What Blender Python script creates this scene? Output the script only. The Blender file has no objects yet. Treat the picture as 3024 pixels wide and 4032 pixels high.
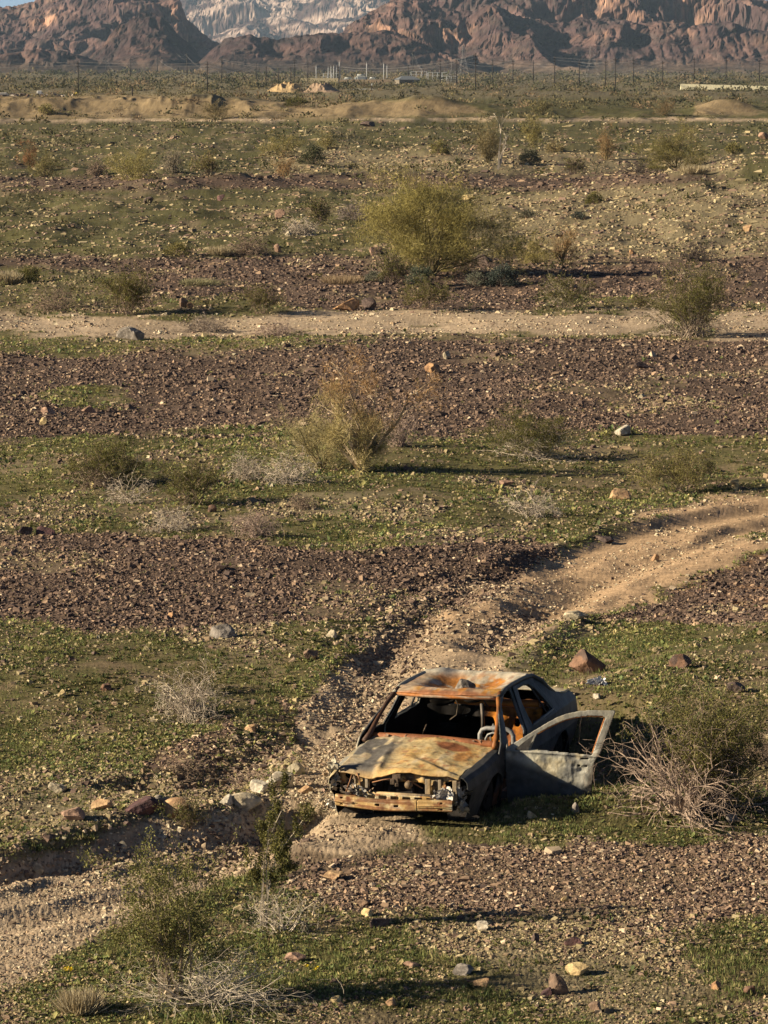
import bpy, bmesh, math
import numpy as np
from mathutils import Vector

rng = np.random.default_rng(11)
S = bpy.context.scene
COL = S.collection
RAD = math.radians

# ------------------------------------------------------------------ camera, sky, sun, exposure
CAM_Z = 8.09
FPX = 13990.0                    # focal length in pixels of the 3024x4032 photograph
PITCH = math.atan((2016 - 255) / FPX)
cam_d = bpy.data.cameras.new("camera")
cam = bpy.data.objects.new("camera", cam_d)
COL.objects.link(cam)
cam.location = (0, 0, CAM_Z)
cam.rotation_euler = (math.pi / 2 - PITCH, 0, 0)
cam_d.sensor_fit = 'VERTICAL'
cam_d.sensor_height = 36.0
cam_d.lens = FPX / 4032 * 36.0
cam_d.clip_start = 0.5
cam_d.clip_end = 30000
S.camera = cam

SUN_EL, SUN_TOWARD = 21.0, 9.0   # elevation; the sun stands left of the view, a little on the camera's side
w = bpy.data.worlds.new("World")
S.world = w
w.use_nodes = True
nt = w.node_tree
bg = nt.nodes["Background"]
sky = nt.nodes.new("ShaderNodeTexSky")
sky.sky_type = 'NISHITA'
sky.sun_disc = False
sky.sun_elevation = RAD(SUN_EL)
sky.sun_rotation = RAD(270 - SUN_TOWARD)
sky.air_density = 0.35
sky.altitude = 1500
sky.dust_density = 0.3
nt.links.new(sky.outputs[0], bg.inputs[0])
bg.inputs[1].default_value = 0.05

sl = bpy.data.lights.new("sun", 'SUN')
sl.energy = 5.0
sl.angle = RAD(0.53)
sl.color = (1.0, 0.84, 0.60)
so = bpy.data.objects.new("sun", sl)
COL.objects.link(so)
ce = math.cos(RAD(SUN_EL))
sun_to = Vector((-math.cos(RAD(SUN_TOWARD)) * ce, -math.sin(RAD(SUN_TOWARD)) * ce, math.sin(RAD(SUN_EL))))
so.rotation_euler = sun_to.to_track_quat('Z', 'Y').to_euler()
so.location = (-40, 0, 40)

S.view_settings.view_transform = 'Standard'
S.view_settings.look = 'None'
S.view_settings.exposure = 1.05
S.view_settings.gamma = 1.0
S.cycles.max_bounces = 5
S.cycles.diffuse_bounces = 1
S.cycles.volume_bounces = 0
S.cycles.use_denoising = True

# ------------------------------------------------------------------ helpers
def smooth(a, b, x):
    t = np.clip((x - a) / (b - a), 0, 1)
    return t * t * (3 - 2 * t)

_T = np.random.default_rng(3).random((256, 256))
def vn(x, y):
    x = np.asarray(x, float); y = np.asarray(y, float)
    xi = np.floor(x).astype(np.int64); yi = np.floor(y).astype(np.int64)
    fx = x - xi; fy = y - yi
    fx = fx * fx * (3 - 2 * fx); fy = fy * fy * (3 - 2 * fy)
    x0 = xi & 255; x1 = (xi + 1) & 255; y0 = yi & 255; y1 = (yi + 1) & 255
    return (_T[x0, y0] * (1 - fx) + _T[x1, y0] * fx) * (1 - fy) + (_T[x0, y1] * (1 - fx) + _T[x1, y1] * fx) * fy

def fbm(x, y, o=4, g=0.5):
    s = 0; a = 1; t = 0
    for k in range(o):
        s = s + a * vn(x * 2 ** k + 17.3 * k, y * 2 ** k + 9.1 * k); t += a; a *= g
    return s / t

def ridged(x, y, o=5, g=0.5):
    s = 0; a = 1; t = 0; wgt = 1.0
    for k in range(o):
        n = 1 - np.abs(2 * vn(x * 2 ** k + 31.7 * k, y * 2 ** k + 5.9 * k) - 1)
        n = n * n
        s = s + a * n * wgt; t += a; a *= g
        wgt = np.clip(n * 1.6, 0, 1)
    return s / t

def mesh_np(name, V, F, col=None, smooth_sh=False):
    """one mesh from numpy arrays; F is a list of (n,k) index arrays"""
    if not isinstance(F, (list, tuple)): F = [F]
    F = [np.asarray(f, np.int32) for f in F if len(f)]
    me = bpy.data.meshes.new(name)
    me.vertices.add(len(V))
    me.vertices.foreach_set("co", np.ascontiguousarray(V, np.float32).ravel())
    nl = sum(f.size for f in F); npol = sum(len(f) for f in F)
    me.loops.add(nl); me.polygons.add(npol)
    me.loops.foreach_set("vertex_index", np.concatenate([f.ravel() for f in F]))
    tot = np.concatenate([np.full(len(f), f.shape[1], np.int32) for f in F])
    st = np.concatenate([[0], np.cumsum(tot)[:-1]]).astype(np.int32)
    me.polygons.foreach_set("loop_start", st)
    try: me.polygons.foreach_set("loop_total", tot)
    except Exception: pass
    me.polygons.foreach_set("use_smooth", np.full(npol, smooth_sh, bool))
    if col is not None:
        ca = me.color_attributes.new("Col", 'FLOAT_COLOR', 'POINT')
        c = np.ones((len(V), 4), np.float32); c[:, :3] = col
        ca.data.foreach_set("color", c.ravel())
    me.update(calc_edges=True)
    return me

def link(name, me, mat=None, parent=None, loc=None):
    o = bpy.data.objects.new(name, me)
    COL.objects.link(o)
    if mat is not None and me is not None: me.materials.append(mat)
    if parent is not None: o.parent = parent
    if loc is not None: o.location = loc
    return o

def tag(o, label=None, cat=None, group=None, kind=None):
    if label: o["label"] = label
    if cat: o["category"] = cat
    if group: o["group"] = group
    if kind: o["kind"] = kind
    return o

def thing(name, label, cat, loc, rotz=0.0, group=None):
    o = bpy.data.objects.new(name, None)
    o.empty_display_size = 0.2
    COL.objects.link(o)
    o.location = loc; o.rotation_euler = (0, 0, rotz)
    return tag(o, label, cat, group)

def mat_attr(name, rough=0.9, ns=20.0, namt=0.35, bump=0.0, bs=60.0, spec=0.2, metal=0.0, transl=0.0):
    """albedo from the mesh's own 'Col' attribute, broken up by procedural noise"""
    m = bpy.data.materials.new(name); m.use_nodes = True
    n = m.node_tree.nodes; l = m.node_tree.links
    b = n["Principled BSDF"]
    b.inputs["Roughness"].default_value = rough
    b.inputs["Metallic"].default_value = metal
    b.inputs["Specular IOR Level"].default_value = spec
    at = n.new("ShaderNodeAttribute"); at.attribute_name = "Col"
    src = at.outputs["Color"]
    if namt > 0:
        tc = n.new("ShaderNodeTexCoord")
        no = n.new("ShaderNodeTexNoise"); no.inputs["Scale"].default_value = ns; no.inputs["Detail"].default_value = 5
        l.new(tc.outputs["Object"], no.inputs["Vector"])
        mr = n.new("ShaderNodeMapRange")
        mr.inputs[1].default_value = 0.3; mr.inputs[2].default_value = 0.7
        mr.inputs[3].default_value = 1 - namt; mr.inputs[4].default_value = 1 + namt
        l.new(no.outputs["Fac"], mr.inputs[0])
        mx = n.new("ShaderNodeVectorMath"); mx.operation = 'SCALE'
        l.new(src, mx.inputs[0]); l.new(mr.outputs[0], mx.inputs["Scale"])
        src = mx.outputs[0]
        if bump > 0:
            n2 = n.new("ShaderNodeTexNoise"); n2.inputs["Scale"].default_value = bs; n2.inputs["Detail"].default_value = 6
            l.new(tc.outputs["Object"], n2.inputs["Vector"])
            bu = n.new("ShaderNodeBump"); bu.inputs["Strength"].default_value = bump; bu.inputs["Distance"].default_value = 0.02
            l.new(n2.outputs["Fac"], bu.inputs["Height"]); l.new(bu.outputs[0], b.inputs["Normal"])
    l.new(src, b.inputs["Base Color"])
    if transl > 0:
        t = n.new("ShaderNodeBsdfTranslucent"); l.new(src, t.inputs["Color"])
        ms = n.new("ShaderNodeMixShader"); ms.inputs[0].default_value = transl
        l.new(b.outputs[0], ms.inputs[1]); l.new(t.outputs[0], ms.inputs[2])
        l.new(ms.outputs[0], n["Material Output"].inputs["Surface"])
    return m

M_ground = mat_attr("desert_ground", 0.95, 7.0, 0.22, 0.5, 30.0, 0.1)
M_stone = mat_attr("gravel_stone", 0.85, 30.0, 0.2, 0, 60, 0.25)
M_rock = mat_attr("boulder_rock", 0.85, 9.0, 0.4, 0.6, 25.0, 0.25)
M_leaf = mat_attr("leaf", 0.75, 3.0, 0.25, 0, 60, 0.15, 0, 0.25)
M_twig = mat_attr("twig_bark", 0.9, 25.0, 0.25, 0, 60, 0.1)
M_mount = mat_attr("mountain_rock", 0.95, 0.06, 0.4, 0, 60, 0.05)
M_burnt = mat_attr("burnt_sheet_metal", 0.62, 9.0, 0.3, 0.35, 22.0, 0.35, 0.12)
M_char = mat_attr("charred_metal", 0.9, 14.0, 0.5, 0.3, 40.0, 0.1)
M_soot = bpy.data.materials.new('soot'); M_soot.use_nodes = True
_b = M_soot.node_tree.nodes['Principled BSDF']; _b.inputs['Roughness'].default_value = .95; _b.inputs['Specular IOR Level'].default_value = .05
_n = M_soot.node_tree.nodes.new('ShaderNodeTexNoise'); _n.inputs['Scale'].default_value = 12
_r = M_soot.node_tree.nodes.new('ShaderNodeValToRGB'); _r.color_ramp.elements[0].color = (.006, .0055, .005, 1); _r.color_ramp.elements[1].color = (.022, .018, .015, 1)
M_soot.node_tree.links.new(_n.outputs['Fac'], _r.inputs[0]); M_soot.node_tree.links.new(_r.outputs[0], _b.inputs['Base Color'])
M_plain = mat_attr("painted_steel", 0.7, 2.0, 0.15, 0, 60, 0.3)
M_paper = mat_attr("crumpled_plastic", 0.8, 30.0, 0.1, 0, 60, 0.2)

# ---- photograph pixel (D: 1659 wide) <-> world
KD = 3024 / 1659.0
cp, sp = math.cos(PITCH), math.sin(PITCH)
def ray(Dx, Dy):
    u = Dx * KD - 1512; v = 2016 - Dy * KD
    X = u / FPX; Y = v / FPX
    return np.array([X, cp + Y * sp, -sp + Y * cp])

def to_D(x, y, z):
    zz = z - CAM_Z
    dep = y * cp - zz * sp
    dep = np.where(dep < 0.5, 0.5, dep)
    up = y * sp + zz * cp
    return (1512 + FPX * x / dep) / KD, (2016 - FPX * up / dep) / KD

def flat(Dx, Dy, z=0.0):
    r = ray(Dx, Dy); t = (z - CAM_Z) / r[2]
    return r[0] * t, r[1] * t

def seg_dist(x, y, pts):
    best = np.full(np.shape(x), 1e9)
    for (ax, ay), (bx, by) in zip(pts[:-1], pts[1:]):
        dx, dy = bx - ax, by - ay
        t = np.clip(((x - ax) * dx + (y - ay) * dy) / (dx * dx + dy * dy + 1e-12), 0, 1)
        best = np.minimum(best, np.hypot(x - ax - t * dx, y - ay - t * dy))
    return best

def in_poly(x, y, P):
    inside = np.zeros(np.shape(x), bool)
    n = len(P)
    for i in range(n):
        x0, y0 = P[i]; x1, y1 = P[(i + 1) % n]
        if y0 == y1: continue
        c = ((y0 > y) != (y1 > y)) & (x < (x1 - x0) * (y - y0) / (y1 - y0) + x0)
        inside ^= c
    return inside

def sdist(x, y, P):                      # positive inside
    d = seg_dist(x, y, list(P) + [P[0]])
    return np.where(in_poly(x, y, P), d, -d)

# ------------------------------------------------------------------ terrain heights
def gl(pts): return [flat(a, b) for a, b in pts]
RUTS = [  # ground polyline, half width, depth, rim, wall steepness
    (gl([(-60, 1882), (0, 1874), (150, 1850), (300, 1824), (430, 1804), (560, 1780), (640, 1764)]), 0.45, 0.27, 0.22, 3.0),
    (gl([(420, 1862), (520, 1822), (600, 1799), (700, 1783)]), 0.34, 0.18, 0.10, 2.4),
    (gl([(1030, 1262), (950, 1306), (890, 1356), (845, 1420), (800, 1500), (770, 1570)]), 0.50, 0.155, 0.10, 2.0),
    (gl([(1190, 1330), (1130, 1352), (1085, 1385), (1050, 1425)]), 0.40, 0.12, 0.15, 2.0),
    (gl([(660, 1575), (570, 1612), (480, 1672), (400, 1700), (320, 1690)]), 0.42, 0.15, 0.2, 2.2),
    (gl([(0, 1995), (200, 1950), (420, 1905), (640, 1850)]), 0.3, 0.06, 0.5, 2.0),
    (gl([(1659, 1090), (1480, 1130), (1330, 1185), (1180, 1260), (1020, 1360)]), 0.5, 0.07, 0.4, 2.0),
    (gl([(1700, 1130), (1560, 1170), (1420, 1215), (1290, 1270), (1190, 1330)]), 0.5, 0.07, 0.4, 2.0),
]
TRK_UP = gl([(1800, 1085), (1659, 1105), (1500, 1140), (1350, 1192), (1200, 1255), (1080, 1325), (1000, 1395), (940, 1460)])
TRK_LO = gl([(900, 1792), (650, 1850), (400, 1915), (150, 2000), (-150, 2110)])
BANK = gl([(1150, 1757), (1300, 1750), (1480, 1752), (1700, 1750)])
BANK2 = gl([(560, 1250), (700, 1240), (860, 1230), (1000, 1215)])
CARX, CARY = 0.377, 38.198
HB = [flat(a, b) for a, b in [(200, 1790), (420, 1745)]]

def H(x, y):
    x = np.asarray(x, float); y = np.asarray(y, float)
    d = np.hypot(x, y)
    cx, cy = CARX + 0.4, CARY + 1.4
    keep = smooth(2.0, 5.5, np.hypot(x - cx, (y - cy) * 0.8))
    tk = 0 * d
    tm = (d < 90) & (np.abs(x) < 12)
    if np.any(tm):
        if x.ndim: tk[tm] = np.maximum(1 - smooth(1.1, 1.9, seg_dist(x[tm], y[tm], TRK_UP)), 1 - smooth(.8, 1.4, seg_dist(x[tm], y[tm], TRK_LO)))
    z = keep * (fbm(x / 5 + 3, y / 6 + 8, 4) - 0.5) * (0.12 + 0.38 * smooth(35, 95, d)) * (1 - .5 * tk)
    z = z + keep * (fbm(x / 0.9, y / 0.9, 3) - 0.5) * 0.07 * smooth(400, 150, d) * (1 - .85 * tk)
    if np.any(tm) and x.ndim:
        ud = seg_dist(x[tm], y[tm], TRK_UP)
        z[tm] += -0.05 * np.exp(-((ud - .72) / .24) ** 2) + .05 * np.exp(-((ud - 1.25) / .22) ** 2) - .03
    z = z + smooth(70, 160, d) * (fbm(x / 16 + 5, y / 34 + 2, 3) - 0.5) * 1.2
    z = z + smooth(250, 420, d) * (fbm(x / 45, y / 70, 3) - 0.5) * 1.8
    # stony hillside on the right, shallow wash in front of it
    z = z + 2.3 * np.exp(-((x - 24) / 13) ** 2 - ((y - 205) / 42) ** 2)
    z = z + 0.8 * np.exp(-((x + 14) / 12) ** 2 - ((y - 232) / 26) ** 2)
    lx_ = (x - CARX) * 0.945 - (y - CARY) * 0.328; ly_ = (x - CARX) * 0.328 + (y - CARY) * 0.945
    out_ = np.maximum(lx_ - 0.95, ly_ - 3.60)
    z = z + 0.66 * smooth(38.6, 41.7, y) * smooth(0, 0.75, out_) * smooth(0, 1, (x - 1.1) / (1.0 + np.maximum(y - 42, 0) * .8)) * smooth(68, 44, y)
    z = z + 0.25 * smooth(42.5, 47, y) * smooth(75, 52, y) * smooth(3.2, 1.5, x)
    # earth bank across the middle distance
    left = 1 - 0.40 * smooth(-26, -8, x) - 0.30 * smooth(0, 20, x)
    prof = smooth(546, 572, y + 14 * (fbm(x / 9 + 3, y / 20, 3) - .5)) * (1 - 0.75 * smooth(585, 720, y))
    gul = 1 + (0.20 * (fbm(x / 7, y / 9, 4) - 0.5) + 0.24 * (ridged(x / 3.2, y / 11, 3) - .4) * smooth(10, -20, x)) * smooth(600, 570, y)
    z = z + 2.8 * left * prof * gul
    z = z + 1.3 * np.exp(-((x - 7.5) / 6) ** 2 - ((y - 570) / 9) ** 2)
    z = z + 1.5 * np.exp(-((x - 54) / 4.5) ** 2 - ((y - 572) / 9) ** 2)
    z = z + smooth(110, 200, d) * smooth(900, 500, d) * (ridged(x / 11 + 3, y / 26, 3) - .45) * 0.6
    z = z + smooth(95, 170, d) * smooth(700, 450, d) * (fbm(x / 2.0, y / 5.5, 3) - .5) * 0.55
    nearm = (d < 110)
    if np.any(nearm):
        xn, yn = x[nearm] if x.ndim else x, y[nearm] if y.ndim else y
        dz = np.zeros(np.shape(xn))
        wob = 0.45 + 1.1 * fbm(xn / 0.8, yn / 0.8, 4)
        for pts, hw, dep, rim, ex in RUTS:
            s = seg_dist(xn, yn, pts) / (hw * wob)
            dz = dz - dep * np.exp(-s ** ex * 0.8) + rim * dep * np.exp(-((s - 1.75) / 0.55) ** 2)
        dz = dz + 0.17 * np.exp(-(seg_dist(xn, yn, BANK) / 0.55) ** 2)
        dz = dz + 0.15 * np.exp(-(seg_dist(xn, yn, BANK2) / 0.8) ** 2)
        dz = dz + 0.12 * np.exp(-(seg_dist(xn, yn, HB) / 0.9) ** 2)
        # the burnt car stands on level ground
        ca, sa = math.cos(0.334), math.sin(0.334)
        lx = (xn - CARX) * ca - (yn - CARY) * sa
        ly = (xn - CARX) * sa + (yn - CARY) * ca
        foot = (1 - smooth(0.75, 1.15, np.abs(lx))) * (1 - smooth(2.1, 2.8, np.abs(ly - 1.4)))
        dz = dz * (1 - foot)
        if x.ndim: z[nearm] += dz
        else: z = z + dz
    return z

_tt = np.concatenate([np.geomspace(24, 3500, 5000)])
def at(Dx, Dy):
    r = ray(Dx, Dy)
    X = r[0] * _tt; Y = r[1] * _tt; Z = CAM_Z + r[2] * _tt
    g = H(X, Y)
    below = np.nonzero(Z < g)[0]
    if len(below) == 0: k = len(_tt) - 1
    else: k = below[0]
    if k > 0:
        a = (Z[k - 1] - g[k - 1]); b = (g[k] - Z[k]); t = a / (a + b + 1e-9)
        X0 = X[k - 1] + (X[k] - X[k - 1]) * t; Y0 = Y[k - 1] + (Y[k] - Y[k - 1]) * t
    else: X0, Y0 = X[k], Y[k]
    return float(X0), float(Y0), float(H(np.array([X0]), np.array([Y0]))[0])

# ------------------------------------------------------------------ what lies where on the ground
# indices: 0 dark desert pavement, 1 green weeds, 2 pale track gravel, 3 pale stony soil, 4 tan earth bank, 5 far scrub plain, 6 brown soil
ZP = [
 (5, [(-900, 0), (2600, 0), (2600, 212), (-900, 212)], 4),
 (4, [(-900, 204), (300, 206), (560, 214), (840, 218), (940, 212), (1030, 232), (1050, 246), (860, 254), (300, 256), (-900, 258)], 6),
 (4, [(1500, 222), (1560, 212), (1620, 222), (1640, 248), (1500, 250)], 6),
 (1, [(-900, 266), (2600, 262), (2600, 376), (-900, 376)], 5),
 (3, [(560, 330), (1050, 322), (1600, 335), (1600, 378), (560, 372)], 14),
 (2, [(-900, 258), (2600, 254), (2600, 260), (-900, 264)], 1.5),
 (0, [(-900, 380), (1480, 376), (1600, 384), (1300, 412), (700, 410), (-900, 412)], 5),
 (1, [(-900, 412), (1050, 412), (1060, 552), (-900, 556)], 9),
 (3, [(1000, 430), (1350, 400), (2600, 385), (2600, 575), (1120, 572), (1000, 520)], 16),
 (0, [(-900, 556), (1050, 552), (2600, 570), (2600, 668), (-900, 668)], 7),
 (1, [(-60, 580), (240, 585), (330, 640), (200, 668), (-60, 668)], 10),
 (1, [(330, 640), (560, 640), (700, 668), (330, 672)], 8),
 (1, [(1180, 625), (1400, 640), (1460, 668), (1120, 668)], 8),
 (2, [(-900, 682), (300, 682), (800, 668), (1420, 664), (1440, 700), (1300, 722), (800, 716), (300, 722), (-900, 716)], 5),
 (2, [(1500, 700), (1560, 680), (2600, 668), (2600, 735), (1560, 742)], 5),
 (1, [(-900, 730), (150, 740), (500, 725), (780, 724), (800, 742), (400, 748), (-900, 756)], 5),
 (0, [(-900, 752), (400, 750), (900, 728), (2600, 742), (2600, 935), (1500, 930), (800, 948), (500, 950), (200, 930), (-900, 1000)], 9),
 (1, [(80, 850), (200, 828), (290, 838), (270, 880), (120, 885)], 7),
 (1, [(-900, 1010), (160, 980), (330, 930), (640, 925), (900, 945), (1280, 930), (2600, 925), (2600, 1050), (1480, 1075), (1240, 1150), (600, 1160), (300, 1140), (-900, 1142)], 13),
 (3, [(500, 1085), (700, 1060), (900, 1080), (880, 1112), (560, 1115)], 14),
 (0, [(-900, 1150), (600, 1165), (1240, 1158), (1100, 1260), (900, 1330), (700, 1352), (300, 1362), (-900, 1372)], 9),
 (2, [(2600, 1030), (1659, 1062), (1440, 1100), (1260, 1180), (1080, 1245), (940, 1312), (860, 1400), (770, 1520), (700, 1650), (690, 1800), (1000, 1760), (1220, 1560), (1140, 1450), (1180, 1370), (1330, 1290), (1480, 1215), (1659, 1150), (2600, 1080)], 12),
 (0, [(2600, 1130), (1659, 1165), (1480, 1222), (1340, 1300), (1280, 1350), (2600, 1345)], 12),
 (1, [(2600, 1352), (1400, 1372), (1250, 1405), (1170, 1480), (1240, 1600), (1290, 1720), (2600, 1720)], 11),
 (3, [(1130, 1420), (1250, 1330), (1300, 1352), (1200, 1450), (1150, 1560)], 14),
 (1, [(-900, 1380), (350, 1365), (700, 1355), (860, 1330), (790, 1460), (690, 1530), (520, 1590), (360, 1640), (280, 1690), (160, 1700), (-900, 1690)], 13),
 (6, [(690, 1520), (760, 1540), (660, 1600), (560, 1650), (430, 1720), (330, 1740), (290, 1690), (390, 1630), (520, 1590)], 9),
 (1, [(560, 1530), (690, 1530), (720, 1620), (600, 1650), (520, 1640)], 12),
 (3, [(-900, 1700), (250, 1700), (480, 1690), (620, 1640), (720, 1660), (720, 1740), (500, 1770), (250, 1800), (-900, 1830)], 13),
 (2, [(-900, 1850), (0, 1850), (260, 1815), (520, 1760), (700, 1712), (1010, 1765), (760, 1830), (560, 1890), (420, 1960), (240, 2030), (60, 2130), (-900, 2400)], 12),
 (0, [(780, 1820), (1010, 1775), (2600, 1795), (2600, 1960), (1300, 1990), (900, 1960), (690, 1900)], 15),
 (1, [(1000, 1758), (1180, 1748), (2600, 1738), (2600, 1800), (1300, 1790), (1080, 1784)], 8),
 (1, [(60, 2120), (260, 2030), (420, 1970), (640, 1930), (900, 1985), (1300, 2010), (2600, 1985), (2600, 2900), (-200, 2900)], 18),
 (3, [(-900, 2200), (40, 2160), (220, 2230), (900, 2260), (2600, 2200), (2600, 3000), (-900, 3000)], 25),
 (3, [(900, 1990), (1200, 1960), (1500, 1990), (1560, 2120), (1400, 2230), (1150, 2120), (950, 2060)], 22),
]
BASE_ZONE = 1
def zones(x, y, z):
    Dx, Dy = to_D(x, y, z)
    amp = np.clip((Dy - 150) / 1000, 0.02, 1.6)
    wx = (fbm(x / 1.3 + 50, y / 1.3, 4) - 0.5); wy = (fbm(x / 1.3 + 9, y / 1.3 + 40, 4) - 0.5)
    wx2 = (fbm(x / 7 + 1, y / 11, 3) - 0.5); wy2 = (fbm(x / 7 + 33, y / 11 + 4, 3) - 0.5)
    Dx = Dx + (wx * 130 + wx2 * 230) * amp
    Dy = Dy + (wy * 70 + wy2 * 62) * amp
    W = np.zeros((len(x), 7)); W[:, BASE_ZONE] = 1
    for k, P, soft in ZP:
        a = np.array(P)
        m = (Dx > a[:, 0].min() - 60) & (Dx < a[:, 0].max() + 60) & (Dy > a[:, 1].min() - 60) & (Dy < a[:, 1].max() + 60)
        if not m.any(): continue
        s = sdist(Dx[m], Dy[m], P)
        t = smooth(-soft, soft, s)[:, None]
        W[m] = W[m] * (1 - t); W[m, k] += t[:, 0]
    isl = smooth(.60, .68, fbm(x / 3.1 + 70, y / 4.7 + 20, 4)) * W[:, 0] * .7
    W[:, 0] -= isl; W[:, 3] += isl * .5; W[:, 6] += isl * .5
    isl = smooth(.62, .70, fbm(x / 2.1 + 7, y / 3.3 + 90, 4)) * W[:, 1] * .8
    W[:, 1] -= isl; W[:, 3] += isl * .6; W[:, 6] += isl * .4
    return W, Dx, Dy

ZC = np.array([(0.135, 0.095, 0.072), (0.150, 0.135, 0.058), (0.50, 0.385, 0.265), (0.26, 0.215, 0.13), (0.30, 0.225, 0.13), (0.195, 0.165, 0.098), (0.17, 0.115, 0.08)])

def build_ground():
    th = np.radians(np.concatenate([np.linspace(-180, -14, 28), np.linspace(-13, -10.2, 12), np.linspace(-10, 10, 940), np.linspace(10.2, 13, 12), np.linspace(14, 180, 28)]))
    vs = np.arange(4300, 285, -4.6)
    dd = CAM_Z / np.tan(PITCH + np.arctan((vs - 2016) / FPX))
    dd = np.concatenate([np.linspace(1.0, dd[0] - 1, 14), np.sort(np.concatenate([dd, np.arange(542, 606, 1.3) + .013, np.arange(606, 720, 6) + .017])), np.geomspace(dd[-1] * 1.12, 9000, 14)])
    R, T = np.meshgrid(dd, th, indexing='ij')
    x = (R * np.sin(T)).ravel(); y = (R * np.cos(T)).ravel()
    z = H(x, y)
    r = R.ravel()
    z = z + (rng.random(len(z)) - 0.5) * np.where(r > 42, .006, .014)
    W, Dx, Dy = zones(x, y, z)
    n1 = fbm(x / 0.35, y / 0.35, 3); n2 = fbm(x / 2.3 + 7, y / 3.1, 3); n3 = rng.random(len(x))
    C = W @ ZC
    gsoil = np.array((0.215, 0.165, 0.098))
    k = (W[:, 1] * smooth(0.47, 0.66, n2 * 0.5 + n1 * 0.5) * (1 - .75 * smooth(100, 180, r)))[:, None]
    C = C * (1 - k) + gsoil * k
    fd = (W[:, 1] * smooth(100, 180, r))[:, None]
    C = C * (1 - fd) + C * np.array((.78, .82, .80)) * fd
    # upper track is more orange
    up = (W[:, 2] * smooth(1500, 1300, Dy) * smooth(900, 1000, Dy))[:, None]
    C = C * (1 - up) + np.array((0.52, 0.36, 0.22)) * up
    ob = (W[:, 0] * smooth(1150, 1200, Dy) * smooth(1360, 1300, Dy) * smooth(1200, 1400, Dx) * smooth(.45, .6, n2))[:, None]
    C = C * (1 - ob) + np.array((0.34, 0.20, 0.115)) * ob
    fg = (W[:, 0] * smooth(1700, 1800, Dy))[:, None]
    C = C * (1 - fg) + np.array((0.225, 0.165, 0.11)) * fg
    C = C * (0.72 + 0.5 * (fbm(x / (0.02 * r + 1), y / (0.09 * r + 1), 3) - .5))[:, None]
    C = C * (0.92 + 0.56 * n1 * 0.6 + 0.45 * (n3 - 0.5) + 0.35 * (n2 - 0.5))[:, None]
    V = np.stack([x, y, z], 1)
    nr, nc = R.shape
    i = np.arange(nr - 1)[:, None] * nc + np.arange(nc - 1)[None, :]
    F = np.stack([i, i + 1, i + nc + 1, i + nc], -1).reshape(-1, 4)
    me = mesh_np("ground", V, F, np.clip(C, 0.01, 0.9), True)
    tag(link("ground", me, M_ground), kind="structure")
build_ground()

# ------------------------------------------------------------------ loose gravel (uncountable)
def stones_mesh(name, P, size, col, seed, flatn=0.6):
    g = np.random.default_rng(seed)
    n = len(P)
    base = np.array([(-1, -1, -1), (1, -1, -1), (1, 1, -1), (-1, 1, -1), (-1, -1, 1), (1, -1, 1), (1, 1, 1), (-1, 1, 1)], float) * 0.5
    q = base[None] * (1 + (g.random((n, 8, 3)) - 0.5) * 0.95)
    q[:, 4:, :2] *= (0.45 + 0.5 * g.random((n, 1, 1)))
    sc = np.stack([size * (0.7 + 0.7 * g.random(n)), size * (0.6 + 0.6 * g.random(n)), size * (0.35 + flatn * g.random(n)) * np.where(P[:, 1] > 75, np.clip(1.25 - P[:, 1] / 300, .5, 1), 1)], 1)
    q = q * sc[:, None, :]
    a = g.random(n) * 6.283; t = (g.random(n) - 0.5) * 1.1
    ct, st = np.cos(t), np.sin(t)
    yv = q[:, :, 1] * ct[:, None] - q[:, :, 2] * st[:, None]; zv = q[:, :, 1] * st[:, None] + q[:, :, 2] * ct[:, None]
    ca, sa = np.cos(a), np.sin(a)
    X = q[:, :, 0] * ca[:, None] - yv * sa[:, None]; Y = q[:, :, 0] * sa[:, None] + yv * ca[:, None]
    V = np.stack([X, Y, zv], -1) + P[:, None, :] + np.array([0, 0, 1.0]) * (size * 0.03)[:, None, None]
    f = np.array([(0, 3, 2, 1), (4, 5, 6, 7), (0, 1, 5, 4), (1, 2, 6, 5), (2, 3, 7, 6), (3, 0, 4, 7)])
    F = (f[None] + (np.arange(n) * 8)[:, None, None]).reshape(-1, 4)
    C = np.repeat(col, 8, axis=0)
    return mesh_np(name, V.reshape(-1, 3), F, np.clip(C, 0.01, 0.9))

def photo_samples(n, g, vmin, vmax):
    """ground points spread evenly over depression angle, so near and far get like density in view"""
    th = np.radians((g.random(n) - 0.5) * 20.0)
    vv = vmin + (vmax - vmin) * g.random(n)
    d = CAM_Z / np.tan(PITCH + np.arctan((vv - 2016) / FPX))
    x = d * np.sin(th); y = d * np.cos(th)
    return x, y, d

def car_clear(x, y, m=0.0):
    ca, sa = math.cos(0.334), math.sin(0.334)
    lx = (x - CARX) * ca - (y - CARY) * sa
    ly = (x - CARX) * sa + (y - CARY) * ca
    return ~((np.abs(lx) < 0.8 + m) & (ly > -0.8 - m) & (ly < 3.5 + m))

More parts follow.
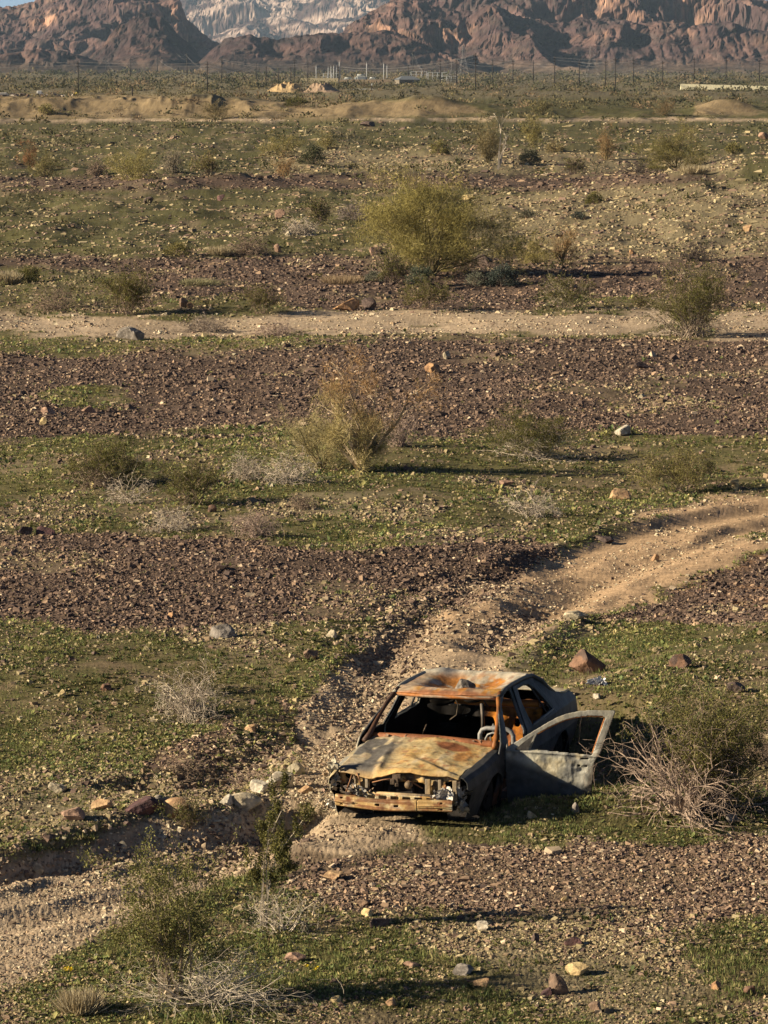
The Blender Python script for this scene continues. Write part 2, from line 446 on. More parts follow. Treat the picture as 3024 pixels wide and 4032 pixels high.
def build_gravel():
    g = np.random.default_rng(21)
    x, y, d = photo_samples(840000, g, 470, 4250)
    z = H(x, y)
    W, Dx, Dy = zones(x, y, z)
    pres = W @ np.array([0.95, 0.10, 0.62, 0.46, 0.16, 0.06, 0.30]) * (1 + 1.0 * smooth(90, 170, d) * (W[:, 1] + 1.0 * W[:, 3]))
    lo_ = np.zeros(len(x)); nm = d < 46; lo_[nm] = 1 - smooth(.5, 1.1, seg_dist(x[nm], y[nm], TRK_LO)); pres = pres * (1 - .7 * lo_)
    pres = pres * (1 - .80 * W[:, 2] * smooth(1500, 1400, Dy) * smooth(900, 1000, Dy)) * (1 - .5 * W[:, 2] * smooth(800, 720, Dy))
    cl = fbm(x / 0.9, y / 1.3, 4)
    k = (g.random(len(x)) < pres * (0.1 + .38 * W[:, 0] + 1.8 * smooth(.3, .66, cl))) & car_clear(x, y)
    x, y, z, d, W, Dy, Dx = x[k], y[k], z[k], d[k], W[k], Dy[k], Dx[k]
    n = len(x)
    s = d / 38.0
    px = 38.0 / 390.0 * s                          # one photo pixel ~ d/13990
    size = (d / 13990) * (4.0 + 7.0 * g.random(n) ** 2 + 13.0 * g.random(n) ** 9) * (1.15 * (d / 60) ** -0.12)
    big = g.random(n) < 0.012
    size[big] *= 1.7
    t2 = W[:, 2]
    size *= (1 - 0.25 * t2) * (1 + .22 * smooth(90, 200, d))
    pav = np.array([(0.075, 0.052, 0.044), (0.105, 0.072, 0.056), (0.145, 0.098, 0.074), (0.19, 0.13, 0.095), (0.30, 0.205, 0.135), (0.46, 0.36, 0.25)])
    cd = pav[np.searchsorted([.22, .48, .70, .87, .97], g.random(n))]
    cfg = pav[np.searchsorted([.08, .20, .38, .60, .86], g.random(n))]
    pale = np.array([(0.50, 0.41, 0.275), (0.42, 0.325, 0.21), (0.55, 0.47, 0.33), (0.35, 0.25, 0.16), (0.27, 0.20, 0.14)])
    gold = np.array([(0.31, 0.25, 0.14), (0.40, 0.33, 0.195), (0.235, 0.17, 0.105), (0.18, 0.14, 0.095), (0.47, 0.41, 0.28)])
    cpal = pale[g.integers(0, 5, n)]; cg = gold[np.searchsorted([.36, .50, .78, .975], g.random(n))]
    r = g.random(n)
    zi = (np.cumsum(W, 1) < (g.random(n) * 0.9999)[:, None]).sum(1)
    C = np.empty((n, 3))
    m = zi == 0; C[m] = np.where(((Dy[m] > 1720))[:, None], cfg[m], cd[m])
    m = (zi == 2) | (zi == 4); C[m] = np.where((r[m] < 0.85)[:, None], cpal[m] * 0.95, cd[m] * 1.4)
    m = (zi == 1) | (zi == 3) | (zi == 5); C[m] = np.where((r[m] < 0.80)[:, None], cg[m], cd[m] * 1.3)
    m = zi == 6; C[m] = np.where((r[m] < 0.4)[:, None], cg[m], cd[m] * 1.5)
    C *= (0.75 + 0.5 * g.random((n, 1)))
    for pts, hw, dep, rim, ex in RUTS[:5]:
        pa = np.array(pts); L = np.hypot(*np.diff(pa, axis=0).T); cum = np.concatenate([[0], np.cumsum(L)])
        m_ = int(cum[-1] * 420); t = g.random(m_) * cum[-1]
        px_ = np.interp(t, cum, pa[:, 0]); py_ = np.interp(t, cum, pa[:, 1])
        a_ = g.normal(size=(m_, 2)) * hw * .75
        px_ = px_ + a_[:, 0]; py_ = py_ + a_[:, 1]
        kk = car_clear(px_, py_, .1); px_, py_ = px_[kk], py_[kk]; m_ = len(px_)
        x = np.concatenate([x, px_]); y = np.concatenate([y, py_]); z = np.concatenate([z, H(px_, py_)])
        size = np.concatenate([size, .016 + .03 * g.random(m_) ** 2 + .06 * g.random(m_) ** 10])
        C = np.concatenate([C, np.array([(.30, .22, .15), (.20, .145, .10), (.40, .31, .21), (.14, .10, .08)])[g.integers(0, 4, m_)] * (.75 + .5 * g.random((m_, 1)))])
    me = stones_mesh("gravel", np.stack([x, y, z], 1), size, C, 5)
    tag(link("gravel", me, M_stone), kind="stuff")
build_gravel()

# ------------------------------------------------------------------ low weeds and grass (uncountable)
def weeds():
    g = np.random.default_rng(33)
    x, y, d = photo_samples(620000, g, 470, 4250)
    z = H(x, y)
    W, Dx, Dy = zones(x, y, z)
    pres = W @ np.array([0.015, 1.0, 0.0, 0.32, 0.10, 0.5, 0.04])
    n1 = fbm(x / 0.5, y / 0.5, 3); n2 = fbm(x / 2.6 + 30, y / 3.5, 3)
    k = (g.random(len(x)) < pres * 1.2 * smooth(0.34, 0.55, n1 * 0.5 + n2 * 0.5)) & car_clear(x, y)
    x, y, z, d, n2 = x[k], y[k], z[k], d[k], n2[k]
    n = len(x)
    L = 6
    hgt = (d / 13990) * (4.5 + 11 * g.random(n) ** 2.5) * (d / 50) ** -0.12 * (1 - .70 * smooth(85, 180, d)) * np.where(g.random(n) < .05, 2.0, 1.0)
    a = g.random((n, L)) * 6.283
    el = g.random((n, L)) * 1.1 + 0.25
    ln = hgt[:, None] * (0.5 + 0.7 * g.random((n, L)))
    wd = ln * (0.16 + 0.2 * g.random((n, L)))
    off = hgt[:, None, None] * 0.6 * (g.random((n, L, 2)) - 0.5)
    dx, dy, dz = np.cos(a) * np.cos(el), np.sin(a) * np.cos(el), np.sin(el)
    bx = x[:, None] + off[..., 0]; by = y[:, None] + off[..., 1]; bz = z[:, None] + 0 * a - 0.003
    V = np.empty((n, L, 4, 3))
    V[:, :, 0] = np.stack([bx, by, bz], -1)
    mx, my, mz = bx + dx * ln * 0.55, by + dy * ln * 0.55, bz + dz * ln * 0.6
    V[:, :, 1] = np.stack([mx - np.sin(a) * wd, my + np.cos(a) * wd, mz], -1)
    V[:, :, 2] = np.stack([bx + dx * ln, by + dy * ln, bz + dz * ln * 0.9], -1)
    V[:, :, 3] = np.stack([mx + np.sin(a) * wd, my - np.cos(a) * wd, mz], -1)
    F = np.arange(n * L * 4).reshape(-1, 4)
    pal = np.array([(0.125, 0.145, 0.052), (0.165, 0.172, 0.060), (0.090, 0.115, 0.046), (0.215, 0.20, 0.078), (0.30, 0.25, 0.12)])
    pi = np.minimum(g.integers(0, 4, n) + (g.random(n) < 0.10) * 4, 4)
    far = smooth(90, 200, d)[:, None]
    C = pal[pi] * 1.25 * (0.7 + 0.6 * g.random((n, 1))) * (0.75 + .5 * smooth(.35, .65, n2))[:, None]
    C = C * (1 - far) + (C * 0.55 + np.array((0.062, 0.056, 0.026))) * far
    C = np.repeat(C, L * 4, axis=0)
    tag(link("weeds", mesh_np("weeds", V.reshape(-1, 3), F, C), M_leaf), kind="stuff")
weeds()

def grass():
    g = np.random.default_rng(35)
    x, y, d = photo_samples(90000, g, 2300, 4250)
    z = H(x, y)
    W, Dx, Dy = zones(x, y, z)
    n1 = fbm(x / 0.4 + 60, y / 0.4, 3); n2 = fbm(x / 1.6 + 3, y / 2.1 + 50, 3)
    k = (g.random(len(x)) < W[:, 1] * smooth(0.50, 0.66, n1 * 0.5 + n2 * 0.5)) & car_clear(x, y, -.1)
    x, y, z, d = x[k], y[k], z[k], d[k]; n = len(x); L = 6
    ln = (0.022 + 0.055 * g.random((n, 1)) ** 1.5) * (.6 + .6 * g.random((n, L))); az = g.random((n, L)) * 6.283; tl = .9 * g.random((n, L))
    P = np.stack([x[:, None] + .025 * g.normal(size=(n, L)), y[:, None] + .025 * g.normal(size=(n, L)), z[:, None] + 0 * az], -1)
    D = np.stack([np.cos(az) * tl, np.sin(az) * tl, 1 + 0 * az], -1)
    V, F = leaf_mesh(P.reshape(-1, 3), D.reshape(-1, 3), ln.ravel(), (ln * .05 + .001).ravel(), g)
    C = np.array([(.15, .18, .058), (.20, .215, .075), (.11, .14, .05), (.28, .25, .11)])[g.integers(0, 4, n)] * (.75 + .5 * g.random((n, 1)))
    tag(link("grass", mesh_np("grass", V, F, np.repeat(C, L * 4, axis=0)), M_leaf), kind="stuff")

# ------------------------------------------------------------------ plants
def seg_mesh(A, B, r0, r1, sides=3):
    A = np.asarray(A, float); B = np.asarray(B, float); n = len(A)
    t = B - A; t /= (np.linalg.norm(t, axis=1, keepdims=True) + 1e-9)
    ref = np.where(np.abs(t[:, 2:3]) > 0.9, np.array([[1.0, 0, 0]]), np.array([[0, 0, 1.0]]))
    u = np.cross(t, ref); u /= (np.linalg.norm(u, axis=1, keepdims=True) + 1e-9)
    v = np.cross(t, u)
    V = np.empty((n, 2, sides, 3))
    for k in range(sides):
        c, s = math.cos(6.2832 * k / sides), math.sin(6.2832 * k / sides)
        o = u * c + v * s
        V[:, 0, k] = A + o * np.asarray(r0)[:, None]
        V[:, 1, k] = B + o * np.asarray(r1)[:, None]
    idx = (np.arange(n) * 2 * sides)[:, None]
    F = []
    for k in range(sides):
        k2 = (k + 1) % sides
        F.append(np.concatenate([idx + k, idx + k2, idx + sides + k2, idx + sides + k], 1))
    return V.reshape(-1, 3), np.concatenate(F), 2 * sides

class Plant:
    def __init__(s, seed):
        s.g = np.random.default_rng(seed); s.A = []; s.B = []; s.r0 = []; s.r1 = []; s.lev = []; s.tips = []
    def branch(s, p, d, L, r, lev, maxlev, kids, bend, grav, steps, kidlen=0.6, spread=0.7, wob=0.18):
        g = s.g
        p = np.array(p, float); d = np.array(d, float); d /= np.linalg.norm(d)
        seg = L / steps
        kid_at = sorted(g.random(kids) * 0.75 + 0.2) if lev < maxlev else []
        ki = 0
        drift = g.normal(size=3) * bend
        for k in range(steps):
            d2 = d + drift / steps + g.normal(size=3) * wob + np.array([0, 0, grav / steps])
            d2 /= np.linalg.norm(d2)
            q = p + d2 * seg
            f0 = 1 - 0.75 * k / steps; f1 = 1 - 0.75 * (k + 1) / steps
            s.A.append(p); s.B.append(q); s.r0.append(r * f0); s.r1.append(r * f1); s.lev.append(lev)
            while ki < len(kid_at) and kid_at[ki] <= (k + 1) / steps:
                e = d2 + g.normal(size=3) * spread
                s.branch(q, e, L * kidlen * (0.6 + 0.6 * g.random()), r * f1 * 0.62, lev + 1, maxlev, max(1, kids - 1), bend, grav, max(3, steps - 1), kidlen, spread, wob)
                ki += 1
            p, d = q, d2
            if lev >= maxlev - 1 and k >= steps // 2: s.tips.append((q, d2))
        s.tips.append((p, d))

def leaf_mesh(P, D, ln, wd, g):
    n = len(P)
    D = D / (np.linalg.norm(D, axis=1, keepdims=True) + 1e-9)
    r = g.normal(size=(n, 3)); u = np.cross(D, r); u /= (np.linalg.norm(u, axis=1, keepdims=True) + 1e-9)
    V = np.empty((n, 4, 3))
    V[:, 0] = P; V[:, 1] = P + D * ln[:, None] * 0.5 + u * wd[:, None]
    V[:, 2] = P + D * ln[:, None]; V[:, 3] = P + D * ln[:, None] * 0.5 - u * wd[:, None]
    return V.reshape(-1, 3), np.arange(n * 4).reshape(-1, 4)

grass()

CREO = [(0.135, 0.130, 0.040), (0.10, 0.102, 0.032), (0.18, 0.16, 0.052)]
YEL = [(0.33, 0.28, 0.095), (0.27, 0.235, 0.08), (0.40, 0.34, 0.125)]
OLIVE = [(0.225, 0.20, 0.072), (0.175, 0.158, 0.058), (0.28, 0.24, 0.09)]
ORANGE = [(0.44, 0.27, 0.125), (0.50, 0.33, 0.165), (0.36, 0.21, 0.095)]
RUSTY = [(0.32, 0.155, 0.075), (0.26, 0.12, 0.06), (0.38, 0.20, 0.10)]
SILVER = [(0.20, 0.205, 0.15), (0.15, 0.16, 0.115), (0.27, 0.27, 0.20)]
BLUEG = [(0.075, 0.095, 0.080), (0.10, 0.115, 0.095), (0.05, 0.065, 0.055)]
STRAW = [(0.42, 0.35, 0.22), (0.50, 0.43, 0.29), (0.34, 0.27, 0.16)]
GREYT = (0.46, 0.39, 0.31); BROWNT = (0.24, 0.18, 0.135); WHITET = (0.50, 0.43, 0.34); PINKT = (0.36, 0.27, 0.22); DARKT = (0.12, 0.095, 0.08)

def plant(kind, name, Dx, Dy, Dw, Dh, label, cat, group, seed, stem=None, leaf=None, dens=1.0, top=None, asym=0.0, limbs=20, thick=1.0, fuzz=1.0):
    X, Y, Z = at(Dx, Dy)
    dist = math.hypot(X, Y)
    m = KD * dist / FPX                     # metres per D pixel
    Wd, Hh = Dw * m, Dh * m
    px = dist / 3553.0                      # metres per render pixel
    root = thing(name, label, cat, (X, Y, Z - 0.02), 0, group)
    p = Plant(seed); g = p.g
    rmin = px * 0.16
    lv = None
    leaves = []                              # (P, D, len, wid, palette)
    def dirn(polar, az): return np.array([math.sin(polar) * math.cos(az), math.sin(polar) * math.sin(az), math.cos(polar)])
    if kind == 'creosote':
        n = int(24 * min(dens, 1.6)) + 3
        for i in range(n):
            az = g.random() * 6.283; po = (g.random() ** 0.8) * 0.95
            tgt = dirn(po, az) * np.array([Wd * 0.55, Wd * 0.55, Hh * (0.75 + 0.3 * g.random())])
            b0 = np.array((g.normal() * Wd * 0.10, g.normal() * Wd * 0.10, 0)); p.branch(b0, tgt - b0 * .6, np.linalg.norm(tgt) * 0.98, max(Hh * 0.008, rmin * 1.4), 0, 2, 5, 0.30, 0.2, 6, 0.40, 0.55, 0.14)
        stem = stem or BROWNT; leaf = leaf or CREO
    elif kind == 'dead':
        n = int(42 * dens)
        for i in range(n):
            az = g.random() * 6.283; po = 0.25 + 1.2 * g.random() ** 0.8
            tgt = dirn(po, az) * np.array([Wd * 0.5, Wd * 0.5, Hh * 1.15])
            p.branch((g.normal() * Wd * 0.05, g.normal() * Wd * 0.05, 0), tgt + np.array([0, 0, Hh * 0.15]), np.linalg.norm(tgt) * 1.0, max(Hh * 0.014, px * .36), 0, 2, 4, 0.6, -0.45, 7, 0.5, 0.7, 0.24)
        stem = stem or GREYT
    elif kind == 'paloverde':
        n = limbs
        for i in range(n):
            az = 2.399 * i + g.random() * 1.2; po = math.acos(1 - 1.18 * (i + .5) / n)
            tgt = np.array([0, 0, Hh * .36]) + dirn(po, az) * np.array([Wd * .5, Wd * .5, Hh * .62]) * (.55 + .50 * g.random())
            tgt[2] = max(tgt[2], Hh * .10)
            b0 = np.array((g.normal() * Wd * 0.02, g.normal() * Wd * 0.02, 0))
            p.branch(b0, tgt - b0, np.linalg.norm(tgt) * 0.96, max(Hh * 0.013, rmin * 1.5) * thick, 0, 2, 5, 0.35, 0.1, 7, 0.36, 0.6, 0.15)
        stem = stem or (0.20, 0.165, 0.09); leaf = leaf or YEL
    elif kind == 'snag':
        for i in range(3):
            az = g.random() * 6.283; po = 0.1 + 0.35 * i * 0.8
            tgt = dirn(po, az) * np.array([Wd * 0.5, Wd * 0.3, Hh * (1 - 0.2 * i)])
            p.branch((0, 0, 0), tgt, np.linalg.norm(tgt), max(Hh * 0.022, rmin * 2), 0, 2, 4, 0.5, 0.1, 8, 0.4, 0.6, 0.14)
        stem = stem or WHITET
    elif kind == 'wispy':
        for i in range(int(6 * dens)):
            az = g.random() * 6.283; po = 0.05 + 0.35 * g.random()
            tgt = dirn(po, az) * np.array([Wd * 0.6, Wd * 0.6, Hh * (0.6 + 0.45 * g.random())])
            p.branch((g.normal() * Wd * 0.06, g.normal() * Wd * 0.06, 0), tgt, np.linalg.norm(tgt), max(Hh * 0.006, rmin * 1.5), 0, 2, 4, 0.25, 0.1, 8, 0.3, 0.6, 0.12)
        stem = stem or WHITET; leaf = leaf or CREO
    if kind in ('creosote', 'paloverde', 'wispy', 'snag', 'dead') and p.A:
        A = np.array(p.A); B = np.array(p.B); r0 = np.maximum(p.r0, rmin); r1 = np.maximum(p.r1, rmin * 0.8)
        # fit inside the plant's photographed size
        ext = max(np.percentile(np.abs(B[:, :2]), 97) / (Wd * 0.5), 1e-6)
        ez = max(np.percentile(B[:, 2], 98.5) / Hh, 1e-6)
        sc = np.array([1 / ext, 1 / ext, 1 / ez])
        A = A * sc; B = B * sc
        if asym: A[:, 0] += asym * A[:, 2]; B[:, 0] += asym * B[:, 2]
        if kind == 'dead':
            A[:, 2] = np.maximum(A[:, 2], 0.01 * Hh); B[:, 2] = np.maximum(B[:, 2], 0.01 * Hh)
        V, F, per = seg_mesh(A, B, r0, r1)
        sc_ = np.array(stem) * (0.7 + 0.6 * g.random((len(A), 1)))
        link("trunk" if kind in ('paloverde', 'snag') else "stems", mesh_np("stems", V, F, np.repeat(np.clip(sc_, 0, .8), per, axis=0)), M_twig, root)
        tips = np.array([t[0] for t in p.tips]) * sc; td = np.array([t[1] for t in p.tips])
        if asym: tips[:, 0] += asym * tips[:, 2]
        if leaf is not None:
            if kind == 'paloverde':
                # fine green twigs, in a feathery haze round every branch end
                N = int(np.clip(Dw * Dh * 1.3, 1200, 34000) * dens)
                # shrink toward the ends, leave holes by clumping on few tips
                wt = g.random(len(tips)) ** 2.2 + .03; sel = g.choice(len(tips), N, p=wt / wt.sum())
                P = tips[sel] + g.normal(size=(N, 3)) * np.array([Wd, Wd, Hh]) * (0.020 + 0.05 * g.random((N, 1))) * fuzz
                up = td[sel] * 0.5 + g.normal(size=(N, 3)) * 0.65 + np.array([0, 0, 0.10])
                ln = Hh * (0.03 + 0.05 * g.random(N)); wd = np.maximum(ln * 0.03, px * 0.13)
            elif kind == 'creosote' or kind == 'wispy':
                N = int(np.clip(Dw * Dh * 0.95, 900, 20000) * dens * (0.4 if kind == 'wispy' else 1))
                hi = np.nonzero(tips[:, 2] > Hh * (0.10 if kind == 'creosote' else 0.12))[0]
                if len(hi) == 0: hi = np.arange(len(tips))
                wt = g.random(len(hi)) ** 2.5 + .02; sel = hi[g.choice(len(hi), N, p=wt / wt.sum())]
                P = tips[sel] + g.normal(size=(N, 3)) * np.array([Wd, Wd, Hh]) * 0.026
                lo = g.random(N) < .34; okb = np.nonzero(B[:, 2] > Hh * .06)[0]
                P[lo] = B[okb[g.integers(0, len(okb), int(lo.sum()))]] + g.normal(size=(int(lo.sum()), 3)) * np.array([Wd, Wd, Hh]) * 0.014
                up = td[sel] * 0.4 + g.normal(size=(N, 3)) * 0.6 + np.array([0, 0, 0.35])
                ln = np.maximum(Hh * 0.017, px * 1.15) * (0.7 + 0.6 * g.random(N)); wd = ln * 0.28
            else:
                N = 0
            if N:
                P[:, 2] = np.maximum(P[:, 2], Hh * 0.04)
                V, F = leaf_mesh(P, up, ln, wd, g)
                pal = np.array(leaf); cidx = (sel * 7 + g.integers(0, 2, N)) % len(pal)
                c = pal[cidx]
                if top is not None:
                    tt = (smooth(0.44, 0.74, P[:, 2] / Hh + 0.45 * P[:, 0] / Wd + 0.10 * g.normal(size=N)))[:, None]
                    c = c * (1 - tt) + np.array(top)[cidx] * tt
                c = c * (0.7 + 0.6 * ((sel * 37 % 101) / 101.0))[:, None]
                link("crown" if kind == 'paloverde' else "foliage", mesh_np("foliage", V, F, np.repeat(c, 4, axis=0)), M_leaf, root)
    if kind == 'dome':                       # brittlebush and the like: a dome of small leaves on short stems
        leaf = leaf or SILVER
        n = 40
        az = g.random(n) * 6.283; po = np.arccos(1 - g.random(n) * 0.95)
        E = np.stack([np.sin(po) * np.cos(az) * Wd * 0.45, np.sin(po) * np.sin(az) * Wd * 0.45, np.cos(po) * Hh * 0.9 + 0.03], 1)
        V, F, per = seg_mesh(E * 0.02, E, np.full(n, max(Hh * 0.012, rmin)), np.full(n, max(Hh * .006, rmin)))
        link("stems", mesh_np("stems", V, F, np.tile(np.array(stem or BROWNT), (len(V), 1))), M_twig, root)
        N = int(np.clip(Dw * Dh * 1.3, 500, 6000) * dens)
        sel = g.integers(0, n, N)
        P = E[sel] * (0.6 + 0.42 * g.random((N, 1))) + g.normal(size=(N, 3)) * np.array([Wd, Wd, Hh]) * 0.07
        P[:, 2] = np.maximum(P[:, 2], 0.01)
        V, F = leaf_mesh(P, E[sel] + g.normal(size=(N, 3)) * Hh * 0.5, np.maximum(Hh * 0.06, px * 1.2) * (0.7 + 0.6 * g.random(N)), np.maximum(Hh * 0.02, px * 0.4) * np.ones(N), g)
        c = np.array(leaf)[(sel + g.integers(0, 2, N)) % len(leaf)] * (0.75 + 0.5 * g.random((N, 1)))
        link("foliage", mesh_np("foliage", V, F, np.repeat(c, 4, axis=0)), M_leaf, root)
    if kind == 'tuft':
        leaf = leaf or STRAW
        N = int(np.clip(Dw * Dh * 0.5, 250, 1500) * dens)
        az = g.random(N) * 6.283; rr = np.sqrt(g.random(N)) * 0.42
        P = np.stack([np.cos(az) * rr * Wd, np.sin(az) * rr * Wd, np.zeros(N)], 1)
        D_ = np.stack([np.cos(az) * rr * 1.2, np.sin(az) * rr * 1.2, np.ones(N)], 1) + g.normal(size=(N, 3)) * 0.35
        D_[:, 2] = np.abs(D_[:, 2]) + 0.1
        ln = Hh * (0.55 + 0.5 * g.random(N))
        V, F = leaf_mesh(P, D_, ln, np.maximum(ln * 0.02, px * 0.22), g)
        c = np.array(leaf)[g.integers(0, len(leaf), N)] * (0.7 + 0.6 * g.random((N, 1)))
        link("blades", mesh_np("blades", V, F, np.repeat(c, 4, axis=0)), M_leaf, root)
    return root

# ------------------------------------------------------------------ the burnt car (local axes: x = car's left, y = rearward, z up)
CAR_YAW = -0.334
car = thing("burnt_car", "burnt-out rusty sedan with dented roof and open front door, standing nose-first on the dirt track", "car", (CARX, CARY, -0.19), CAR_YAW)
car.rotation_euler = (0, -0.012, CAR_YAW)

def sx(y, z):
    z = np.asarray(z, float); y = np.asarray(y, float)
    b = 0.86 - 0.10 * np.clip((0.75 - z) / 0.5, 0, 1) ** 2 - 0.02 * np.clip((z - .55) / .35, 0, 1)
    b = b - 0.50 * np.clip(z - 0.88, 0, 1)
    return b - 0.10 * np.clip(-y / 0.9, 0, 1) ** 2 - 0.12 * np.clip((y - 2.9) / 1.0, 0, 1) ** 2

def sheet(name, us, vs, fn, keep, colf, mat, parent, thick=0.012, inner=None, smooth_b=2, sm=True, flip=False):
    """a sheet-metal panel: grid fn(u,v)->xyz, cells kept where keep(u,v,xyz), edges smoothed, given thickness"""
    Uc, Vc = np.meshgrid(us, vs, indexing='ij')
    Pm = fn(Uc, Vc)
    um = (us[:-1] + us[1:]) / 2; vm = (vs[:-1] + vs[1:]) / 2
    Um, Vm = np.meshgrid(um, vm, indexing='ij')
    K = np.ones(Um.shape, bool) if keep is None else keep(Um, Vm, fn(Um, Vm))
    nu, nv = len(us), len(vs)
    i = np.arange(nu - 1)[:, None] * nv + np.arange(nv - 1)[None, :]
    F = np.stack([i, i + nv, i + nv + 1, i + 1], -1)[K]
    used, inv = np.unique(F, return_inverse=True)
    F = inv.reshape(F.shape)
    V = Pm.reshape(-1, 3)[used].copy()
    E = np.concatenate([F[:, [0, 1]], F[:, [1, 2]], F[:, [2, 3]], F[:, [3, 0]]])
    Es = np.sort(E, 1); key = Es[:, 0].astype(np.int64) * len(V) + Es[:, 1]
    uq, cnt = np.unique(key, return_counts=True)
    bk = uq[cnt == 1]; ba, bb = bk // len(V), bk % len(V)
    for _ in range(smooth_b):
        acc = np.zeros_like(V); c = np.zeros(len(V))
        np.add.at(acc, ba, V[bb]); np.add.at(acc, bb, V[ba]); np.add.at(c, ba, 1); np.add.at(c, bb, 1)
        m = c == 2
        V[m] = 0.5 * V[m] + 0.5 * acc[m] / c[m][:, None]
    C = colf(V[:, 0], V[:, 1], V[:, 2])
    if flip: F = F[:, ::-1]
    me = mesh_np(name, V, F, np.clip(C, 0.004, 0.9), sm)
    o = link(name, me, mat, parent)
    if thick:
        s = o.modifiers.new("thickness", 'SOLIDIFY'); s.thickness = thick; s.offset = -1; s.use_even_offset = False
        if inner is not None:
            me.materials.append(inner); s.material_offset = 1; s.material_offset_rim = 0
    return o

def tube(name, pts, r, col, mat, parent, sides=8, sm=True, flat_=None):
    pts = np.array(pts, float); n = len(pts); V = []; F = []
    r = np.full(n, r) if np.isscalar(r) else np.array(r)
    t = np.gradient(pts, axis=0); t /= np.linalg.norm(t, axis=1, keepdims=True)
    u = np.cross(t[0], [0.12, 0.31, 0.94]); u /= np.linalg.norm(u)
    for k in range(n):
        u = u - t[k] * (u @ t[k]); u /= np.linalg.norm(u); v = np.cross(t[k], u)
        for j in range(sides):
            a = 6.28318 * j / sides + (math.pi / sides)
            V.append(pts[k] + r[k] * (math.cos(a) * u * (flat_ or 1) + math.sin(a) * v))
    for k in range(n - 1):
        for j in range(sides):
            j2 = (j + 1) % sides
            F.append((k * sides + j, k * sides + j2, (k + 1) * sides + j2, (k + 1) * sides + j))
    Fs = [np.array(F)]
    Fs.append(np.array([list(range(sides))[::-1]])); Fs.append(np.array([[(n - 1) * sides + j for j in range(sides)]]))
    V = np.array(V)
    C = col(V[:, 0], V[:, 1], V[:, 2]) if callable(col) else np.tile(np.array(col), (len(V), 1))
    return link(name, mesh_np(name, V, Fs, np.clip(C, 0.004, .9), sm), mat, parent)

def boxes(name, bl, col, mat, parent, bev=0.0):
    """one mesh of boxes: (cx,cy,cz, sx,sy,sz, rotz)"""
    V = []; F = []
    for b in bl:
        cx, cy, cz, lx, ly, lz = b[:6]; rz = b[6] if len(b) > 6 else 0
        q = np.array([(-1, -1, -1), (1, -1, -1), (1, 1, -1), (-1, 1, -1), (-1, -1, 1), (1, -1, 1), (1, 1, 1), (-1, 1, 1)], float) * 0.5 * np.array([lx, ly, lz])
        c, s = math.cos(rz), math.sin(rz)
        q = np.stack([q[:, 0] * c - q[:, 1] * s, q[:, 0] * s + q[:, 1] * c, q[:, 2]], 1) + np.array([cx, cy, cz])
        o = len(V) * 8; V.append(q)
        F += [(o, o + 3, o + 2, o + 1), (o + 4, o + 5, o + 6, o + 7), (o, o + 1, o + 5, o + 4), (o + 1, o + 2, o + 6, o + 5), (o + 2, o + 3, o + 7, o + 6), (o + 3, o, o + 4, o + 7)]
    V = np.concatenate(V)
    C = col(V[:, 0], V[:, 1], V[:, 2]) if callable(col) else np.tile(np.array(col), (len(V), 1))
    o = link(name, mesh_np(name, V, np.array(F), np.clip(C, 0.004, .9)), mat, parent)
    if bev:
        m = o.modifiers.new("bevel", 'BEVEL'); m.width = bev; m.segments = 2
    return o

def mix(a, b, t):
    t = np.clip(np.asarray(t), 0, 1)[:, None]
    return np.asarray(a) * (1 - t) + np.asarray(b) * t

ASH = np.array((0.42, 0.39, 0.31)); KHAKI = np.array((0.53, 0.425, 0.24)); TAN = np.array((0.47, 0.295, 0.105)); ORUST = np.array((0.46, 0.17, 0.025))
BRUST = np.array((0.22, 0.085, 0.035)); CHAR = np.array((0.018, 0.016, 0.015)); GREY = np.array((0.22, 0.215, 0.20)); BLUEGREY = np.array((0.085, 0.095, 0.105))

def c_hood(x, y, z):
    n1 = fbm(x * 4 + 3, y * 4, 4); n2 = fbm(x * 9 + 20, y * 5, 4); n3 = fbm(x * 25, y * 25 + 4, 3)
    c = mix(KHAKI * np.array((1.03, .98, .86)), TAN, smooth(.38, .62, n1 * .6 + n3 * .4) * .9)
    c = mix(c, ASH * 1.1, smooth(.54, .68, n2 * .7 + n3 * .3) * .4)
    c = mix(c, BRUST * 1.4, smooth(.62, .72, fbm(x * 14 + 60, y * 14, 4)) * .7)
    lx = smooth(-0.05, -0.40, x + .12 * (n2 - .5))
    c = mix(c, np.array((0.38, 0.355, 0.28)), lx * .5)
    c = mix(c, np.array((0.085, 0.085, 0.088)), lx * smooth(.45, .55, fbm(x * 5 + 9, y * 3 + 7, 4)) * .85)
    pt = np.exp(-((x - 0.30) / .22) ** 2 - ((y - 0.30) / .14) ** 2)
    c = mix(c, BRUST * 1.3, smooth(.30, .55, pt * (0.4 + n1)))
    pt = np.exp(-((x - 0.52) / .13) ** 2 - ((y - 0.05) / .28) ** 2)
    c = mix(c, ORUST, smooth(.30, .6, pt * (0.35 + n2)) * .7)
    c = mix(c, BRUST * 1.2, smooth(0.46, 0.56, y) * smooth(.3, .6, n2))
    c = mix(c, TAN * 0.95, smooth(-0.60, -0.70, y) * .8)
    return c * (0.75 + 0.5 * n3)[:, None]

